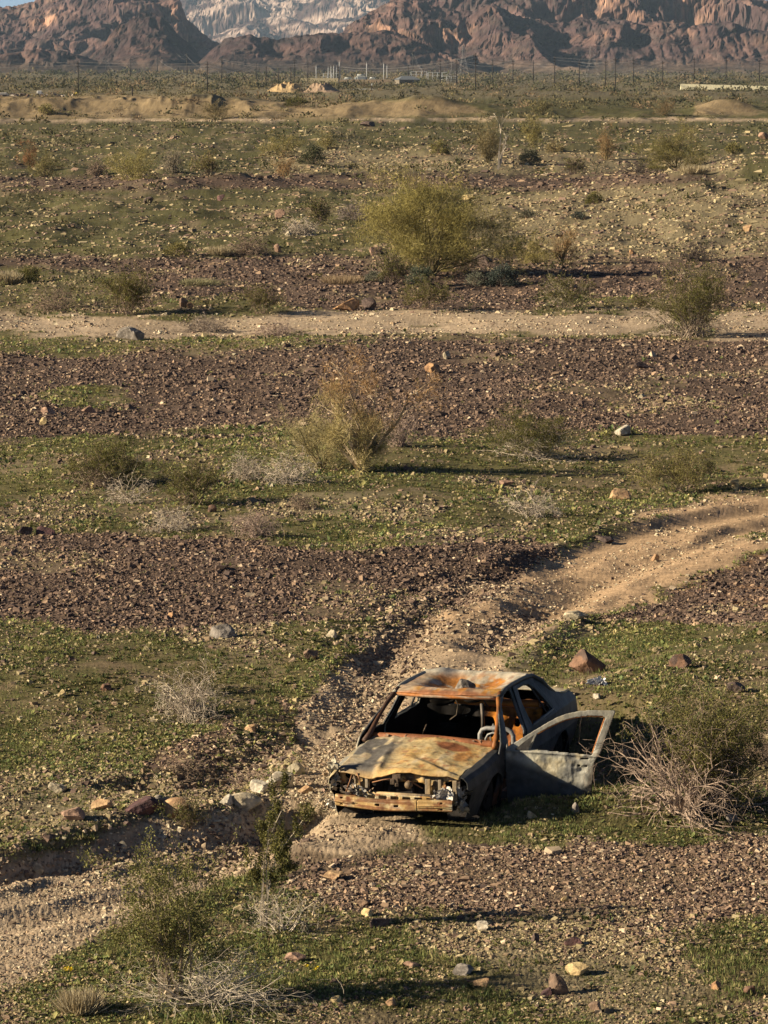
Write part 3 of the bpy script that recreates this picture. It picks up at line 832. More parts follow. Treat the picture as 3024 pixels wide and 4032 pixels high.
def c_roof(x, y, z):
    n1 = fbm(x * 4 + 13, y * 4, 4); n2 = fbm(x * 11, y * 6 + 9, 4); n3 = fbm(x * 25, y * 25 + 4, 3)
    c = mix(np.array((0.40, 0.165, 0.035)), np.array((0.52, 0.27, 0.065)), smooth(.4, .6, n1))
    c = mix(c, ASH * 1.25, smooth(1.93, 2.15, y + .25 * (n1 - .5) - 0.1 * x) * .9)
    c = mix(c, ASH * 1.3, smooth(.36, .52, x + .18 * (n2 - .5)) * .75 * smooth(1.15, 1.4, y))
    c = mix(c, ASH, smooth(-.34, -.46, x + .2 * (n2 - .5)) * .6)
    c = mix(c, ASH * 1.1, smooth(.57, .66, fbm(x * 6 + 80, y * 6 + 3, 4)) * .8)
    c = mix(c, np.array((0.12, 0.12, 0.13)), np.exp(-((x + .34) / .13) ** 2 - ((y - 2.15) / .16) ** 2) * 1.0)
    c = mix(c, ASH * 0.9, smooth(1.22, 1.10, y) * smooth(.45, .6, n2) * .6)
    c = mix(c, BRUST * 1.5, smooth(1.06, 0.98, y) * .8)
    c = mix(c, BRUST * 1.3, smooth(.55, .72, n2) * .5)
    return c * (0.75 + 0.5 * n3)[:, None]

def c_side_shaded(x, y, z):  # charred paint, darkened further to put in the shade away from the sun
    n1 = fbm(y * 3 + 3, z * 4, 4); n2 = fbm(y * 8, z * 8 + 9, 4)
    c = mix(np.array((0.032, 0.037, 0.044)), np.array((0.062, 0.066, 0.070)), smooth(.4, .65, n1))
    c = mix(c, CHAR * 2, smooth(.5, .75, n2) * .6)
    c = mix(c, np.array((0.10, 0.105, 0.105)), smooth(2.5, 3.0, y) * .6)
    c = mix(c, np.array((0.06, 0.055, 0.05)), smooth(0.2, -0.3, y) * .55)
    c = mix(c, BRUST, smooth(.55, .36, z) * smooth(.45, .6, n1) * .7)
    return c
def c_side_right(x, y, z):
    n1 = fbm(y * 3 + 13, z * 4, 4)
    return mix(ASH * .9, KHAKI * .8, smooth(.4, .65, n1))
def c_frame(x, y, z):
    n1 = fbm(y * 5 + 3, z * 5 + x, 3)
    return mix(np.array((0.022, 0.030, 0.033)), np.array((0.075, 0.077, 0.08)), smooth(.4, .7, n1))
def c_door(x, y, z):
    n1 = fbm(x * 5 + 3, z * 5 + y * 5, 4); n2 = fbm(x * 11 + 40, z * 9, 4)
    c = mix(np.array((0.34, 0.33, 0.285)), np.array((0.46, 0.43, 0.33)), smooth(.4, .62, n1))
    c = mix(c, np.array((0.19, 0.19, 0.18)), smooth(.52, .70, n2) * .8)
    c = mix(c, KHAKI * .8, smooth(.58, .75, n1) * .5)
    s_ = (x - .85) * .985 + (y - .52) * .17
    c = mix(c, np.array((.085, .065, .05)), smooth(.975, 1.01, s_ - .35 * (z - .75)) * .8 * smooth(1.24, 1.18, z))
    c = mix(c, np.array((0.032, 0.038, 0.046)), smooth(.06, -.06, z - (.72 - .36 * s_) + .06 * (n2 - .5)) * .9)  # char plus the fender's diagonal cast shadow, painted below this line
    return c
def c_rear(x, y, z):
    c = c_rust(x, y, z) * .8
    return mix(CHAR, c, smooth(-.05, .10, x + .15 * (fbm(x * 5, z * 7, 3) - .5) + .9 * np.clip(z - .97, 0, 1)))  # left part goes black: cabin shade put into the colour
def c_rust(x, y, z):
    n1 = fbm(x * 6 + 3, z * 6 + y * 4, 4); n2 = fbm(x * 15, z * 15 + 9 + y, 3)
    c = mix(BRUST * 1.5, ORUST * 1.0, smooth(.4, .62, n1))
    return mix(c, CHAR * 2, smooth(.55, .72, n2) * .8)
def c_char(x, y, z):
    n1 = fbm(x * 7 + 3, z * 7 + y * 5, 3)
    return mix(CHAR, CHAR * 2.4, n1)
def c_front(x, y, z):
    n1 = fbm(x * 9 + 3, z * 9 + y * 4, 4)
    return mix(c_tan(x, y, z), CHAR * 2.5, smooth(.40, .58, n1) * .9)
def c_tan(x, y, z):
    n1 = fbm(x * 6 + 3, z * 14 + y * 4, 4); n2 = fbm(x * 18, z * 18 + 9 + y, 3)
    c = mix(TAN * 0.95, KHAKI, smooth(.4, .62, n1))
    c = mix(c, BRUST * 1.2, smooth(.54, .72, n2) * .8)
    return mix(c, GREY * 1.3, smooth(.60, .75, n1) * .6)

FOPEN = [(0.58, .84), (0.80, 1.05), (0.99, 1.215), (1.2, 1.295), (1.41, 1.315), (1.39, 1.18), (1.35, 1.03), (1.28, .82), (1.26, .38), (1.16, .32), (0.58, .32), (0.52, .45)]
RWIN = [(1.63, 1.283), (1.85, 1.287), (2.03, 1.268), (2.17, 1.20), (2.27, 1.10), (2.36, 1.0), (2.415, .926), (1.9, .905), (1.57, .893), (1.558, 1.0), (1.567, 1.12), (1.595, 1.21)]
RDOOR = [(1.50, 1.33), (1.9, 1.334), (2.12, 1.312), (2.28, 1.235), (2.42, 1.07), (2.53, .88), (2.46, .68), (2.38, .5), (2.2, .33), (1.34, .31), (1.33, .82), (1.40, 1.03), (1.45, 1.18)]
OUTLINE = [(0.34, .22), (0.34, .80), (0.42, .885), (0.70, 1.10), (0.95, 1.272), (1.1, 1.32), (1.24, 1.347), (1.5, 1.358), (2.0, 1.354), (2.31, 1.334), (2.46, 1.27), (2.62, 1.15), (2.78, 1.065), (2.95, 1.035), (3.2, 1.00), (3.42, .965), (3.52, .90), (3.57, .80), (3.58, .48), (3.30, .30), (3.2, .24), (0.34, .20)]
ARCH_F, ARCH_R = (0.10, 0.24, 0.375), (2.80, 0.24, 0.37)

def side_fn(s, off=0.0):
    def f(u, v):
        dent = 0.012 * (fbm(u * 3 + 5, v * 3 + s, 3) - .5) * 2
        crease = 0.008 * np.exp(-((v - 0.62) / .03) ** 2)
        return np.stack([s * (sx(u, v) + off + dent + crease), u, v], -1)
    return f

def build_car():
    yy = np.arange(-0.75, 3.62, 0.0115); zz = np.arange(0.18, 1.38, 0.0115)
    for s in (1, -1):
        csd = c_side_shaded if s > 0 else c_side_right
        yb = np.arange(0.30, 3.62, 0.0115)
        def keep_body(u, v, P):
            k = in_poly(u, v, OUTLINE) & ~in_poly(u, v, FOPEN) & ~in_poly(u, v, RWIN)
            k &= np.hypot(u - ARCH_R[0], v - ARCH_R[1]) > ARCH_R[2]
            return k
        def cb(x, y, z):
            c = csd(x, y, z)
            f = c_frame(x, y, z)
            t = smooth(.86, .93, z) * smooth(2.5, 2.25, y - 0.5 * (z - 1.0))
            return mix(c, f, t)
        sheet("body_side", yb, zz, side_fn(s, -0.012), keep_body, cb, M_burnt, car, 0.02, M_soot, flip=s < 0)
        # rear door on top of the opening, with its own window hole
        yr = np.arange(1.30, 2.56, 0.0115)
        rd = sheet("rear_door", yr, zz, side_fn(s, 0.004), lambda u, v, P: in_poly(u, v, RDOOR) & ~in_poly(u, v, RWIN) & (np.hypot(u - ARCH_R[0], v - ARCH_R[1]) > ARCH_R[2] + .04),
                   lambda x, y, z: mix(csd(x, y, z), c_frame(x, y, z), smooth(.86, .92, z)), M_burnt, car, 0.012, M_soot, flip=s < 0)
        tube("window_bar", [(s * sx(2.06, 1.265), 2.06, 1.265), (s * (sx(2.14, 1.1)), 2.14, 1.1), (s * (sx(2.20, .91)), 2.20, .91)], 0.012, (0.05, 0.05, 0.05), M_char, rd, 6)
        tube("window_sill", [(s * (sx(1.57, .89) + .012), 1.56, .892), (s * (sx(2.0, .905) + .012), 2.0, .908), (s * (sx(2.42, .926) + .012), 2.42, .926)], 0.011, (0.16, 0.16, 0.155), M_burnt, rd, 6)
        boxes("handle", [(s * (sx(2.3, .76) + .012), 2.30, .77, .02, .14, .035)], (0.05, 0.05, 0.05), M_char, rd, .006)
        # front fender: curved section swept along the nose, wheel arch cut out
        us = np.arange(-0.74, 0.50, 0.0115); vv = np.linspace(0, 1, 74)
        def fend(u, v, s=s):
            zt = np.interp(u, [-.75, -.5, 0, .55], [.69, .735, .775, .835])
            yk = np.stack([zt * 0 + 0.705 + 0.03 * smooth(-.2, .5, u), sx(u, .7) - .055, sx(u, .7) - .015, sx(u, .62), sx(u, .45), sx(u, .24)], -1)
            zk = np.stack([zt, zt - .012, zt - .055, zt - .16, zt * 0 + .45, zt * 0 + .23], -1)
            t = np.array([0, .13, .22, .36, .72, 1.0])
            w = v * 0; x = v * 0; z = v * 0
            for k in range(5):
                a = np.clip((v - t[k]) / (t[k + 1] - t[k]), 0, 1)
                m = (v >= t[k]) & (v <= t[k + 1] + 1e-9)
                x = np.where(m, yk[..., k] * (1 - a) + yk[..., k + 1] * a, x)
                z = np.where(m, zk[..., k] * (1 - a) + zk[..., k + 1] * a, z)
            flare = 0.02 * np.exp(-((np.hypot(u - ARCH_F[0], z - ARCH_F[1]) - ARCH_F[2] - .01) / .035) ** 2)
            x = x + flare + 0.014 * (fbm(u * 4 + 2, z * 4 + 5 * s, 3) - .5)
            return np.stack([s * x, u, z], -1)
        def kf(u, v, P, s=s):
            tear = 0.10 * (vn(u * 14, P[..., 2] * 14 + s) - .5)
            front = np.where(s > 0, -0.66, -0.735) + np.where(P[..., 2] < .56, 0.10, 0) + tear * (P[..., 2] < .62)
            return (np.hypot(u - ARCH_F[0], P[..., 2] - ARCH_F[1]) > ARCH_F[2]) & (u > front)
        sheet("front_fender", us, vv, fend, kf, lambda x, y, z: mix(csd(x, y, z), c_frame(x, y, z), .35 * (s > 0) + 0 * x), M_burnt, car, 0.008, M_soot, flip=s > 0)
        # inner arches, dark
        for (yc, zc, rr) in (ARCH_F, ARCH_R):
            a = np.linspace(-0.3, math.pi + .3, 22); b = np.linspace(0.42, 0.80, 5)
            sheet("wheel_arch_liner", a, b, lambda A, B, s=s: np.stack([s * B, yc + (rr + .02) * np.cos(A), zc + (rr + .02) * np.sin(A)], -1), None, c_char, M_char, car, 0)
            sheet("wheel_arch_wall", np.linspace(-.42, .42, 4), np.linspace(-.22, .42, 4), lambda A, B, s=s: np.stack([s * 0.42 + 0 * A, yc + A, zc + B], -1), None, c_char, M_char, car, 0)
            # bare wheel on the ground: rim barrel, disc, burnt tyre wires
            wroot = None
            a = np.linspace(0, 2 * math.pi, 41)
            prof = [(0.60, .165), (0.61, .195), (0.625, .185), (0.70, .175), (0.755, .19), (0.77, .205), (0.762, .16), (0.74, .12), (0.735, .06), (0.75, .04), (0.75, 0.001)]
            pr = np.array(prof)
            wv = sheet("wheel", a, np.linspace(0, len(pr) - 1, len(pr)), lambda A, B, s=s: np.stack([s * np.interp(B, range(len(pr)), pr[:, 0]), yc + np.interp(B, range(len(pr)), pr[:, 1]) * np.cos(A), 0.395 + np.interp(B, range(len(pr)), pr[:, 1]) * np.sin(A)], -1),
                       lambda A, B, P: ~((B > 7) & (B < 8) & (np.sin(A * 8) > .35)), lambda x, y, z: mix(CHAR, CHAR * 2, fbm(y * 9, z * 9, 2)), M_char, car, 0, smooth_b=0)
            for k in range(3):
                aa = np.linspace(0, 6.283, 25)
                tube("tyre_wire", [(s * (.64 + .05 * k + .01 * math.sin(5 * q)), yc + (.213 + .008 * math.sin(3 * q + k)) * math.cos(q), 0.412 + (.213 + .008 * math.sin(3 * q + k)) * math.sin(q)) for q in aa], 0.004, (0.03, 0.022, 0.02), M_char, wv, 4)
        # A-pillar
        tube("a_pillar", [(s * .755, .40, .84), (s * .735, .52, .905), (s * .70, .70, 1.06), (s * .655, .88, 1.20), (s * .615, 1.0, 1.278), (s * .60, 1.12, 1.32)], [.036, .032, .024, .024, .027, .03],
             (lambda x, y, z: mix(BRUST * .8, ORUST * .55, fbm(z * 9 + 2, y * 9, 3)) if s > 0 else mix(BRUST * .5, CHAR * 2, fbm(z * 9 + 2, y * 9, 3))), M_burnt, car, 8)
        tube("roof_rail", [(s * .612, 1.0, 1.285), (s * .61, 1.22, 1.338), (s * .604, 1.5, 1.352), (s * .604, 2.0, 1.348), (s * .612, 2.3, 1.328), (s * .66, 2.5, 1.24), (s * .70, 2.66, 1.12), (s * .725, 2.82, 1.05)], [.026, .026, .024, .024, .026, .03, .03, .02],
             (lambda x, y, z: mix(c_frame(x, y, z) if s > 0 else ASH * .8, ASH * .7, smooth(1.33, 1.36, z) * .4)), M_burnt, car, 8)

    # ---- hood: buckled, folded on the car's right front
    def hood(u, v):                                       # u: -1..1 across, v: 0..1 front to rear
        hw = 0.685 + 0.035 * v
        x = u * hw
        y = -0.70 + 0.05 * u * u * (1 - v) + v * (1.22 + 0.06 * u * u)
        z = 0.735 + 0.135 * v ** 0.9 + 0.022 * (1 - u * u) - 0.055 * smooth(.2, 1, u) * v - 0.01 * smooth(.2, 1, u)
        fold = np.exp(-((x + .33 - .10 * (1 - v) + 0.10 * v) / .035) ** 2)
        z = z + 0.014 * fold * (1 - .6 * v)
        z = z - 0.030 * np.exp(-((x + .50) / .12) ** 2 - ((v - .42) / .24) ** 2)
        z = z - 0.034 * np.exp(-((x + .17) / .11) ** 2 - ((v - .22) / .22) ** 2)
        z = z - 0.055 * np.exp(-((x + .30) / .20) ** 2) * smooth(.10, 0, v)
        z = z + 0.016 * np.exp(-((x - .02) / .30) ** 2) * smooth(.10, 0, v)
        dg = x * 0.55 + (v - .3) * 0.9
        z = z + 0.016 * np.exp(-((dg - .06) / .05) ** 2) * smooth(-.2, .1, x) - 0.02 * np.exp(-((dg - .17) / .07) ** 2) * smooth(-.1, .15, x)
        z = z + 0.04 * (fbm(x * 2.6 + 4, v * 2.8 + 1, 3) - .5) + 0.018 * (ridged(x * 3.2 + 9, v * 2.4, 3) - .4) + .006 * (ridged(x * 8, v * 7 + 3, 2) - .4)
        z = z - 0.035 * smooth(0.035, 0, v)               # rolled front lip
        return np.stack([x, y, z], -1)
    sheet("hood", np.linspace(-1, 1, 110), np.linspace(0, 1, 95), hood, None, c_hood, M_burnt, car, 0.014, M_soot, 0)

    # ---- roof with its dent
    def roof(u, v):
        x = u * 0.61
        yf = 0.93 + 0.10 * u * u; yr = 2.36 - 0.05 * u * u
        y = yf + (yr - yf) * v
        edge = 1 - np.clip(np.abs(u), 0, 1) ** 6
        z = np.interp(v, [0, .05, .15, .3, .8, .95, 1], [1.30, 1.325, 1.342, 1.350, 1.358, 1.35, 1.325]) + 0.012 * (1 - u * u)
        d = np.exp(-((x - 0.05) / .40) ** 4 - ((v - .50) / .29) ** 4)
        z = z - 0.115 * d
        z = z + 0.020 * np.exp(-((v - .86) / .06) ** 2) + 0.03 * np.exp(-((x + .42) / .10) ** 2 - ((v - .90) / .09) ** 2)
        z = z + (0.03 * (fbm(x * 4, v * 4 + 3, 3) - .5) + 0.022 * (ridged(x * 3 + 2, v * 3, 2) - .4) * d) * edge
        z = z + 0.010 * np.exp(-((v - .12) / .04) ** 2)
        return np.stack([x, y, z], -1)
    sheet("roof", np.linspace(-1, 1, 100), np.linspace(0, 1, 100), roof, None, c_roof, M_burnt, car, 0.012, M_soot, 0)
    hp = [(u * .61, .925 + .10 * u * u, 1.285 - 0.008 * abs(u)) for u in np.linspace(-1, 1, 13)]
    tube("windshield_header", hp, .021, lambda x, y, z: mix(mix(BRUST * 1.3, ORUST * .8, fbm(x * 5, z * 30, 3)), ASH * .8, smooth(.5, .62, fbm(x * 7 + 30, z * 40, 3)) * .7), M_burnt, car, 8)
    # ---- cowl strip under the windscreen, with debris lumps
    cw = [(u * .75, .535 + .05 * u * u, .868 + .012 * (1 - u * u) - .035 * max(0, u)) for u in np.linspace(-1, 1, 15)]
    tube("cowl", cw, .042, lambda x, y, z: mix(BRUST * 1.5, BRUST * .8, smooth(.4, .7, fbm(x * 12, z * 20, 3))), M_burnt, car, 8)
    g = np.random.default_rng(4)
    for k in range(14):
        xs = -.62 + 1.24 * (k + g.random() * .8) / 14; q = .022 + .03 * g.random() ** 2
        P = np.array([[xs, .50 + .05 * g.random(), .892 - .03 * max(0, xs)]])
        link("cowl_debris", stones_mesh("cowl_debris", P, np.array([q]), np.array([[(0.16, .11, .08), (.22, .14, .09), (.12, .10, .09)][k % 3]]), 8 + k), M_stone, car)

    # ---- front: radiator support plate with its openings
    def rrect(x, z, x0, x1, z0, z1, r=.03):
        dx = np.maximum(np.abs(x - (x0 + x1) / 2) - (x1 - x0) / 2 + r, 0); dz = np.maximum(np.abs(z - (z0 + z1) / 2) - (z1 - z0) / 2 + r, 0)
        return np.hypot(dx, dz) < r
    def kr(u, v, P):
        k = np.ones(u.shape, bool)
        k &= ~rrect(u, v, -.34, .30, .475, .625, .05)
        k &= ~rrect(u, v, -.625, -.525, .615, .69, .035)
        k &= ~rrect(u, v, .515, .625, .585, .655, .03)
        k &= ~rrect(u, v, -.655, -.575, .47, .565, .01)
        k &= ~rrect(u, v, .52, .60, .46, .53, .02)
        top = .705 + .02 * (vn(u * 9, v * 0 + 3.3) - .5) - .05 * np.exp(-((u + .28) / .18) ** 2)
        return k & (v < top) & ~((np.abs(u) > .63) & (v < .45))
    sheet("radiator_support", np.arange(-.69, .69, .010), np.arange(.40, .73, .010), lambda u, v: np.stack([u, -.625 + .05 * u * u + .012 * np.sin(u * 40) * (v > .6) + .025 * (fbm(u * 7, v * 7, 3) - .5), v], -1), kr, c_front, M_burnt, car, .012, M_soot)
    for xx, w_ in ((-.36, .035), (.335, .06), (-.49, .02), (.47, .035), (.64, .05)):
        boxes("support_strut", [(xx, -.655, .56, w_, .03, .22)], lambda x, y, z: mix(TAN * .7, GREY, fbm(x * 30, z * 20, 3)), M_burnt, car, .006)
    sheet("lower_crossmember", np.arange(-.46, .52, .009), np.arange(0, .075, .009), lambda u, v: np.stack([u, -.70 - .0 * v, .415 + v], -1),
          lambda u, v, P: ~((np.abs(v - .038) < .017) & (np.abs(((u + .5) % .135) - .067) < .042)), c_tan, M_burnt, car, .01, M_soot)
    tube("crossmember_shelf", [(-.46, -.68, .49), (.52, -.68, .49)], .02, c_tan, M_burnt, car, 6)
    # latch, horn, rods
    boxes("hood_latch", [(-.02, -.68, .665, .07, .05, .09), (-.05, -.70, .63, .05, .04, .06), (.02, -.69, .69, .05, .03, .05), (0, -.71, .60, .04, .03, .04, .4)], (0.10, .075, .055), M_char, car, .008)
    tube("horn", [(.13, -.66, .60), (.13, -.71, .605), (.13, -.735, .605)], [.035, .045, .02], (0.17, .12, .07), M_burnt, car, 10)
    for a, b in (((-.52, -.68, .69), (-.57, -.74, .50)), ((-.47, -.67, .70), (-.42, -.68, .55)), ((.05, -.66, .66), (.27, -.64, .56)), ((-.05, -.67, .66), (-.30, -.65, .60))):
        tube("loose_rod", [a, tuple((np.array(a) + b) / 2 + [0.01, -.01, .01]), b], .007, (0.24, .12, .06), M_burnt, car, 6)
    # engine lumps in the dark bay
    boxes("engine", [(-.05, -.2, .50, .55, .45, .25), (.25, -.35, .52, .2, .2, .16), (-.3, -.42, .5, .12, .15, .2), (-.02, -.5, .52, .3, .04, .16)], CHAR * 1.5, M_char, car, .02)
    # ---- bumper beam: two ribs, slots, a joint
    prof = np.array([(-.035, .352), (-.012, .352), (0, .362), (0, .392), (.022, .400), (.022, .416), (0, .424), (0, .462), (-.012, .474), (-.05, .474)])
    pl = np.concatenate([[0], np.cumsum(np.hypot(*np.diff(prof, axis=0).T))]); pl /= pl[-1]
    def beam(u, v):
        bow = -0.845 + 0.05 * (np.abs(u) / .68) ** 2.2
        off = np.interp(v, pl, prof[:, 0]); z = np.interp(v, pl, prof[:, 1])
        off = np.where((u > -.46) & (u < .27), np.minimum(off, 0.02) * 0 + np.where((z > .36) & (z < .466), 0.004, off), off)
        z = z - 0.018 * np.exp(-((u + .05) / .35) ** 2) + .01 * np.sin(u * 5) * .5
        return np.stack([u, bow - off + .006 * (fbm(u * 8, z * 12, 3) - .5), z], -1)
    def kbm(u, v, P):
        zl = np.interp(v, pl, prof[:, 1])
        k = ~rrect(u, zl, -.205, -.15, .405, .428, .011) & ~rrect(u, zl, .01, .065, .398, .424, .011)
        k &= ~rrect(u, zl, .50, .555, .438, .456, .008) & ~rrect(u, zl, .50, .555, .366, .382, .008)
        k &= ~rrect(u, zl, -.62, -.58, .438, .456, .008) & ~rrect(u, zl, -.62, -.58, .366, .382, .008)
        k &= ~((u > .275) & (np.abs(zl - .408) < .011)) & ~(np.abs(u - .272) < .004)
        k &= ~((u > -.57) & (u < -.40) & (np.abs(zl - .408) < .005))
        return k
    sheet("bumper_beam", np.arange(-.678, .66, .0075), np.linspace(0, 1, 34), beam, kbm, lambda x, y, z: mix(mix(c_tan(x, y, z), np.array((.34, .25, .13)), .3 + 0 * x), BRUST * .8, smooth(.52, .66, fbm(x * 6 + 9, z * 30, 4)) * .8), M_burnt, car, .012, M_soot, 1)
    for xx in (-.5, .48):
        boxes("beam_bracket", [(xx, -.74, .42, .09, .16, .09)], BRUST, M_burnt, car, .008)
    # melted bits and torn shreds at the front corners
    def shred(name, c, R, n, seed, colr):
        g = np.random.default_rng(seed); V = []; F = []
        for k in range(n):
            o = np.array(c) + g.normal(size=3) * np.array(R)
            m = 5; e1 = g.normal(size=3); e1 /= np.linalg.norm(e1); e2 = np.cross(e1, g.normal(size=3)); e2 /= np.linalg.norm(e2)
            sz = .035 + .05 * g.random(); b = len(V)
            for i in range(m):
                for j in range(m):
                    V.append(o + e1 * sz * (i / 4 - .5) * 1.6 + e2 * sz * (j / 4 - .5) + g.normal(size=3) * sz * .13)
            for i in range(m - 1):
                for j in range(m - 1):
                    F.append((b + i * m + j, b + i * m + j + 1, b + (i + 1) * m + j + 1, b + (i + 1) * m + j))
        V = np.array(V); C = np.repeat(np.array(colr)[g.integers(0, len(colr), n)], 25, axis=0)
        return V, np.array(F), C
    V, F, C = shred("", (.50, -.70, .53), (.06, .025, .022), 16, 3, [(.5, .47, .42), (.36, .33, .3), (.58, .55, .5)])
    link("melted_plastic", mesh_np("melted_plastic", V, F, C), M_paper, car)
    V, F, C = shred("", (.70, -.62, .46), (.035, .05, .08), 16, 5, [(.20, .19, .18), (.30, .29, .27), (.10, .10, .10)])
    link("torn_liner", mesh_np("torn_liner", V, F, C), M_burnt, car)
    V, F, C = shred("", (-.50, -.70, .51), (.06, .03, .02), 12, 6, [(.45, .42, .36), (.12, .10, .09), (.25, .18, .12)])
    link("melted_plastic", mesh_np("melted_plastic", V, F, C), M_paper, car)
    V, F, C = shred("", (-.74, -.62, .62), (.02, .04, .07), 14, 9, [(.48, .44, .34), (.36, .32, .25)])
    link("torn_liner", mesh_np("torn_liner", V, F, C), M_burnt, car)
    # ---- rear window frame, deck, trunk, tail
    def deck(u, v):
        x = u * np.interp(v, [0, .6, 1], [.60, .70, .74]); y = 2.32 + .66 * v
        z = np.interp(v, [0, .15, .8, 1], [1.335, 1.29, 1.06, 1.032]) + .015 * (1 - u * u)
        return np.stack([x, y, z], -1)
    sheet("rear_window_frame", np.linspace(-1, 1, 70), np.linspace(0, 1, 60), deck, lambda u, v, P: ~((np.abs(u) < .80 - .04 * v) & (v > .09) & (v < .80)), lambda x, y, z: mix(ASH * .8, KHAKI * .7, fbm(x * 4, y * 4, 3)), M_burnt, car, .015, M_soot)
    def trunk(u, v):
        x = u * (sx(2.95 + .6 * v, .95) - .03); y = 2.96 + .56 * v - .03 * u * u * v
        z = np.interp(v, [0, .3, .85, 1], [1.035, 1.015, .985, .96]) + .02 * (1 - u ** 4) + .02 * (fbm(u * 3, v * 3 + 5, 3) - .5)
        return np.stack([x, y, z], -1)
    sheet("trunk_lid", np.linspace(-1, 1, 60), np.linspace(0, 1, 40), trunk, None, lambda x, y, z: mix(KHAKI * 1.05, ASH * 1.2, smooth(.4, .65, fbm(x * 4, y * 4, 3))), M_burnt, car, .012, M_soot)
    sheet("tail_panel", np.linspace(-1, 1, 50), np.linspace(0, 1, 36), lambda u, v: np.stack([u * (sx(3.5, .3 + .66 * v) - .02), 3.53 + .045 * np.sin(v * 3.14) - .05 * u * u, .32 + .64 * v], -1),
          lambda u, v, P: ~((np.abs(np.abs(u) - .75) < .16) & (v > .55) & (v < .80)), c_side_right, M_burnt, car, .012, M_soot, flip=True)
    # ---- inside
    sheet("floor_pan", np.linspace(-.74, .74, 12), np.linspace(.4, 3.5, 20), lambda u, v: np.stack([u, v, .27 + .03 * np.sin(u * 9)], -1), None, c_char, M_char, car, .01)
    sheet("firewall", np.linspace(-.74, .74, 10), np.linspace(.25, .84, 10), lambda u, v: np.stack([u, .56 + 0 * u, v], -1), None, c_char, M_char, car, .01)
    tube("dash_beam", [(-.70, .72, .70), (0, .74, .72), (.70, .72, .70)], .03, CHAR * 2, M_char, car, 8)
    def kb(u, v, P):
        k = ~rrect(u, v, .36, .43, .70, .80, .03) & ~rrect(u, v, -.55, .12, .56, .80, .05) & ~rrect(u, v, .50, .60, .55, .66, .03)
        return k & (np.abs(u) < np.interp(v, [.3, .9], [.72, .70]))
    bh = sheet("rear_bulkhead", np.arange(-.70, .70, .014), np.arange(.32, .93, .014), lambda u, v: np.stack([u, 2.36 + .14 * (v - .3) + .02 * np.sin(u * 22) * (np.abs(u - .4) > .1), v], -1), kb, lambda x, y, z: c_rear(x, y, z) * np.where(x < -.12, .35, 1.0)[:, None], M_char, car, .015, M_soot)  # left part darkened once more as painted cabin shade
    sheet("parcel_shelf", np.arange(-.70, .70, .02), np.arange(2.44, 2.96, .02), lambda u, v: np.stack([u, v, .925 + .01 * np.sin(u * 20)], -1), lambda u, v, P: np.hypot(np.abs(u) - .42, (v - 2.72)) > .11, c_rear, M_burnt, car, .015)
    sheet('dark_cabin_sheet', np.arange(-.60, .20, .03), np.arange(.93, 1.335, .03), lambda u, v: np.stack([u, 2.22 + .05 * np.sin(u * 13) * (1.33 - v) * 2 + .1 * (1.3 - v), v], -1), lambda u, v, P: v > .95 + .03 * np.sin(u * 17) + .06 * smooth(-.36, -.22, u), c_char, M_soot, car, .01)  # added black sheet, blocks the sunlit trunk so the cabin looks dark
    tube("seat_belt_post", [(.02, 2.26, .98), (.03, 2.27, .80), (.02, 2.30, .62)], .022, (0.12, .10, .085), M_burnt, car, 6)
    tube('shelf_edge', [(-.34, 2.40, .985), (0, 2.38, .975), (.66, 2.40, .985)], .045, c_rust, M_burnt, car, 8)
    tube("hanging_wire", [(-.28, 1.9, 1.17), (-.20, 1.9, 1.12), (-.15, 1.9, 1.02), (-.17, 1.9, .90), (-.25, 1.9, .84)], .007, (0.10, .08, .06), M_char, car, 5)
    tube("hanging_wire", [(.02, 1.6, 1.15), (.12, 1.6, 1.18), (.24, 1.6, 1.16), (.30, 1.62, 1.06)], .008, (0.08, .06, .05), M_char, car, 5)
    # driver's seat frame
    def arch(y, x0, x1, z0, z1, r):
        return [(x0, y, z0), (x0 + .01, y - .02, z1 - .07), (x0 + .04, y - .03, z1 - .02), (x0 + .09, y - .03, z1), (x1 - .09, y - .03, z1), (x1 - .04, y - .03, z1 - .02), (x1 - .01, y - .02, z1 - .07), (x1, y, z0)]
    gry = (0.26, .255, .245)
    st = tube("seat_frame", arch(1.20, .33, .74, .35, .905, 0), .026, gry, M_burnt, car, 8)
    tube("seat_spring_bar", arch(1.19, .40, .67, .42, .855, 0), .012, gry, M_burnt, st, 6)
    for xx in (.46, .535, .61):
        tube("seat_spring_bar", [(xx, 1.17, .85), (xx + .01, 1.17, .76), (xx - .01, 1.19, .60), (xx, 1.2, .42)], .008, (0.18, .16, .14), M_burnt, st, 5)
    boxes("headrest_bracket", [(.535, 1.17, .925, .10, .03, .03), (.50, 1.17, .915, .015, .02, .09), (.57, 1.17, .915, .015, .02, .09)], gry, M_burnt, st, .005)
    tube("seat_base_frame", [(.33, .95, .42), (.74, .95, .42), (.74, 1.3, .40), (.33, 1.3, .40), (.33, .95, .42)], .02, CHAR * 3, M_char, st, 6)
    tube("seat_frame", [(-.70 + .0, 1.22, .35), (-.69, 1.22, .70), (-.62, 1.2, .76), (-.38, 1.2, .76), (-.31, 1.22, .70), (-.30, 1.22, .35)], .024, CHAR * 2, M_char, car, 8)
    # far-side front door, closed
    FD = [(0.50, .78), (0.58, .86), (0.80, 1.06), (0.98, 1.225), (1.2, 1.305), (1.42, 1.325), (1.40, 1.18), (1.36, 1.03), (1.29, .82), (1.27, .36), (0.56, .30), (0.50, .45)]
    FW = [(0.72, .90), (0.84, 1.05), (1.0, 1.18), (1.2, 1.262), (1.36, 1.28), (1.34, 1.15), (1.31, 1.03), (1.26, .885)]
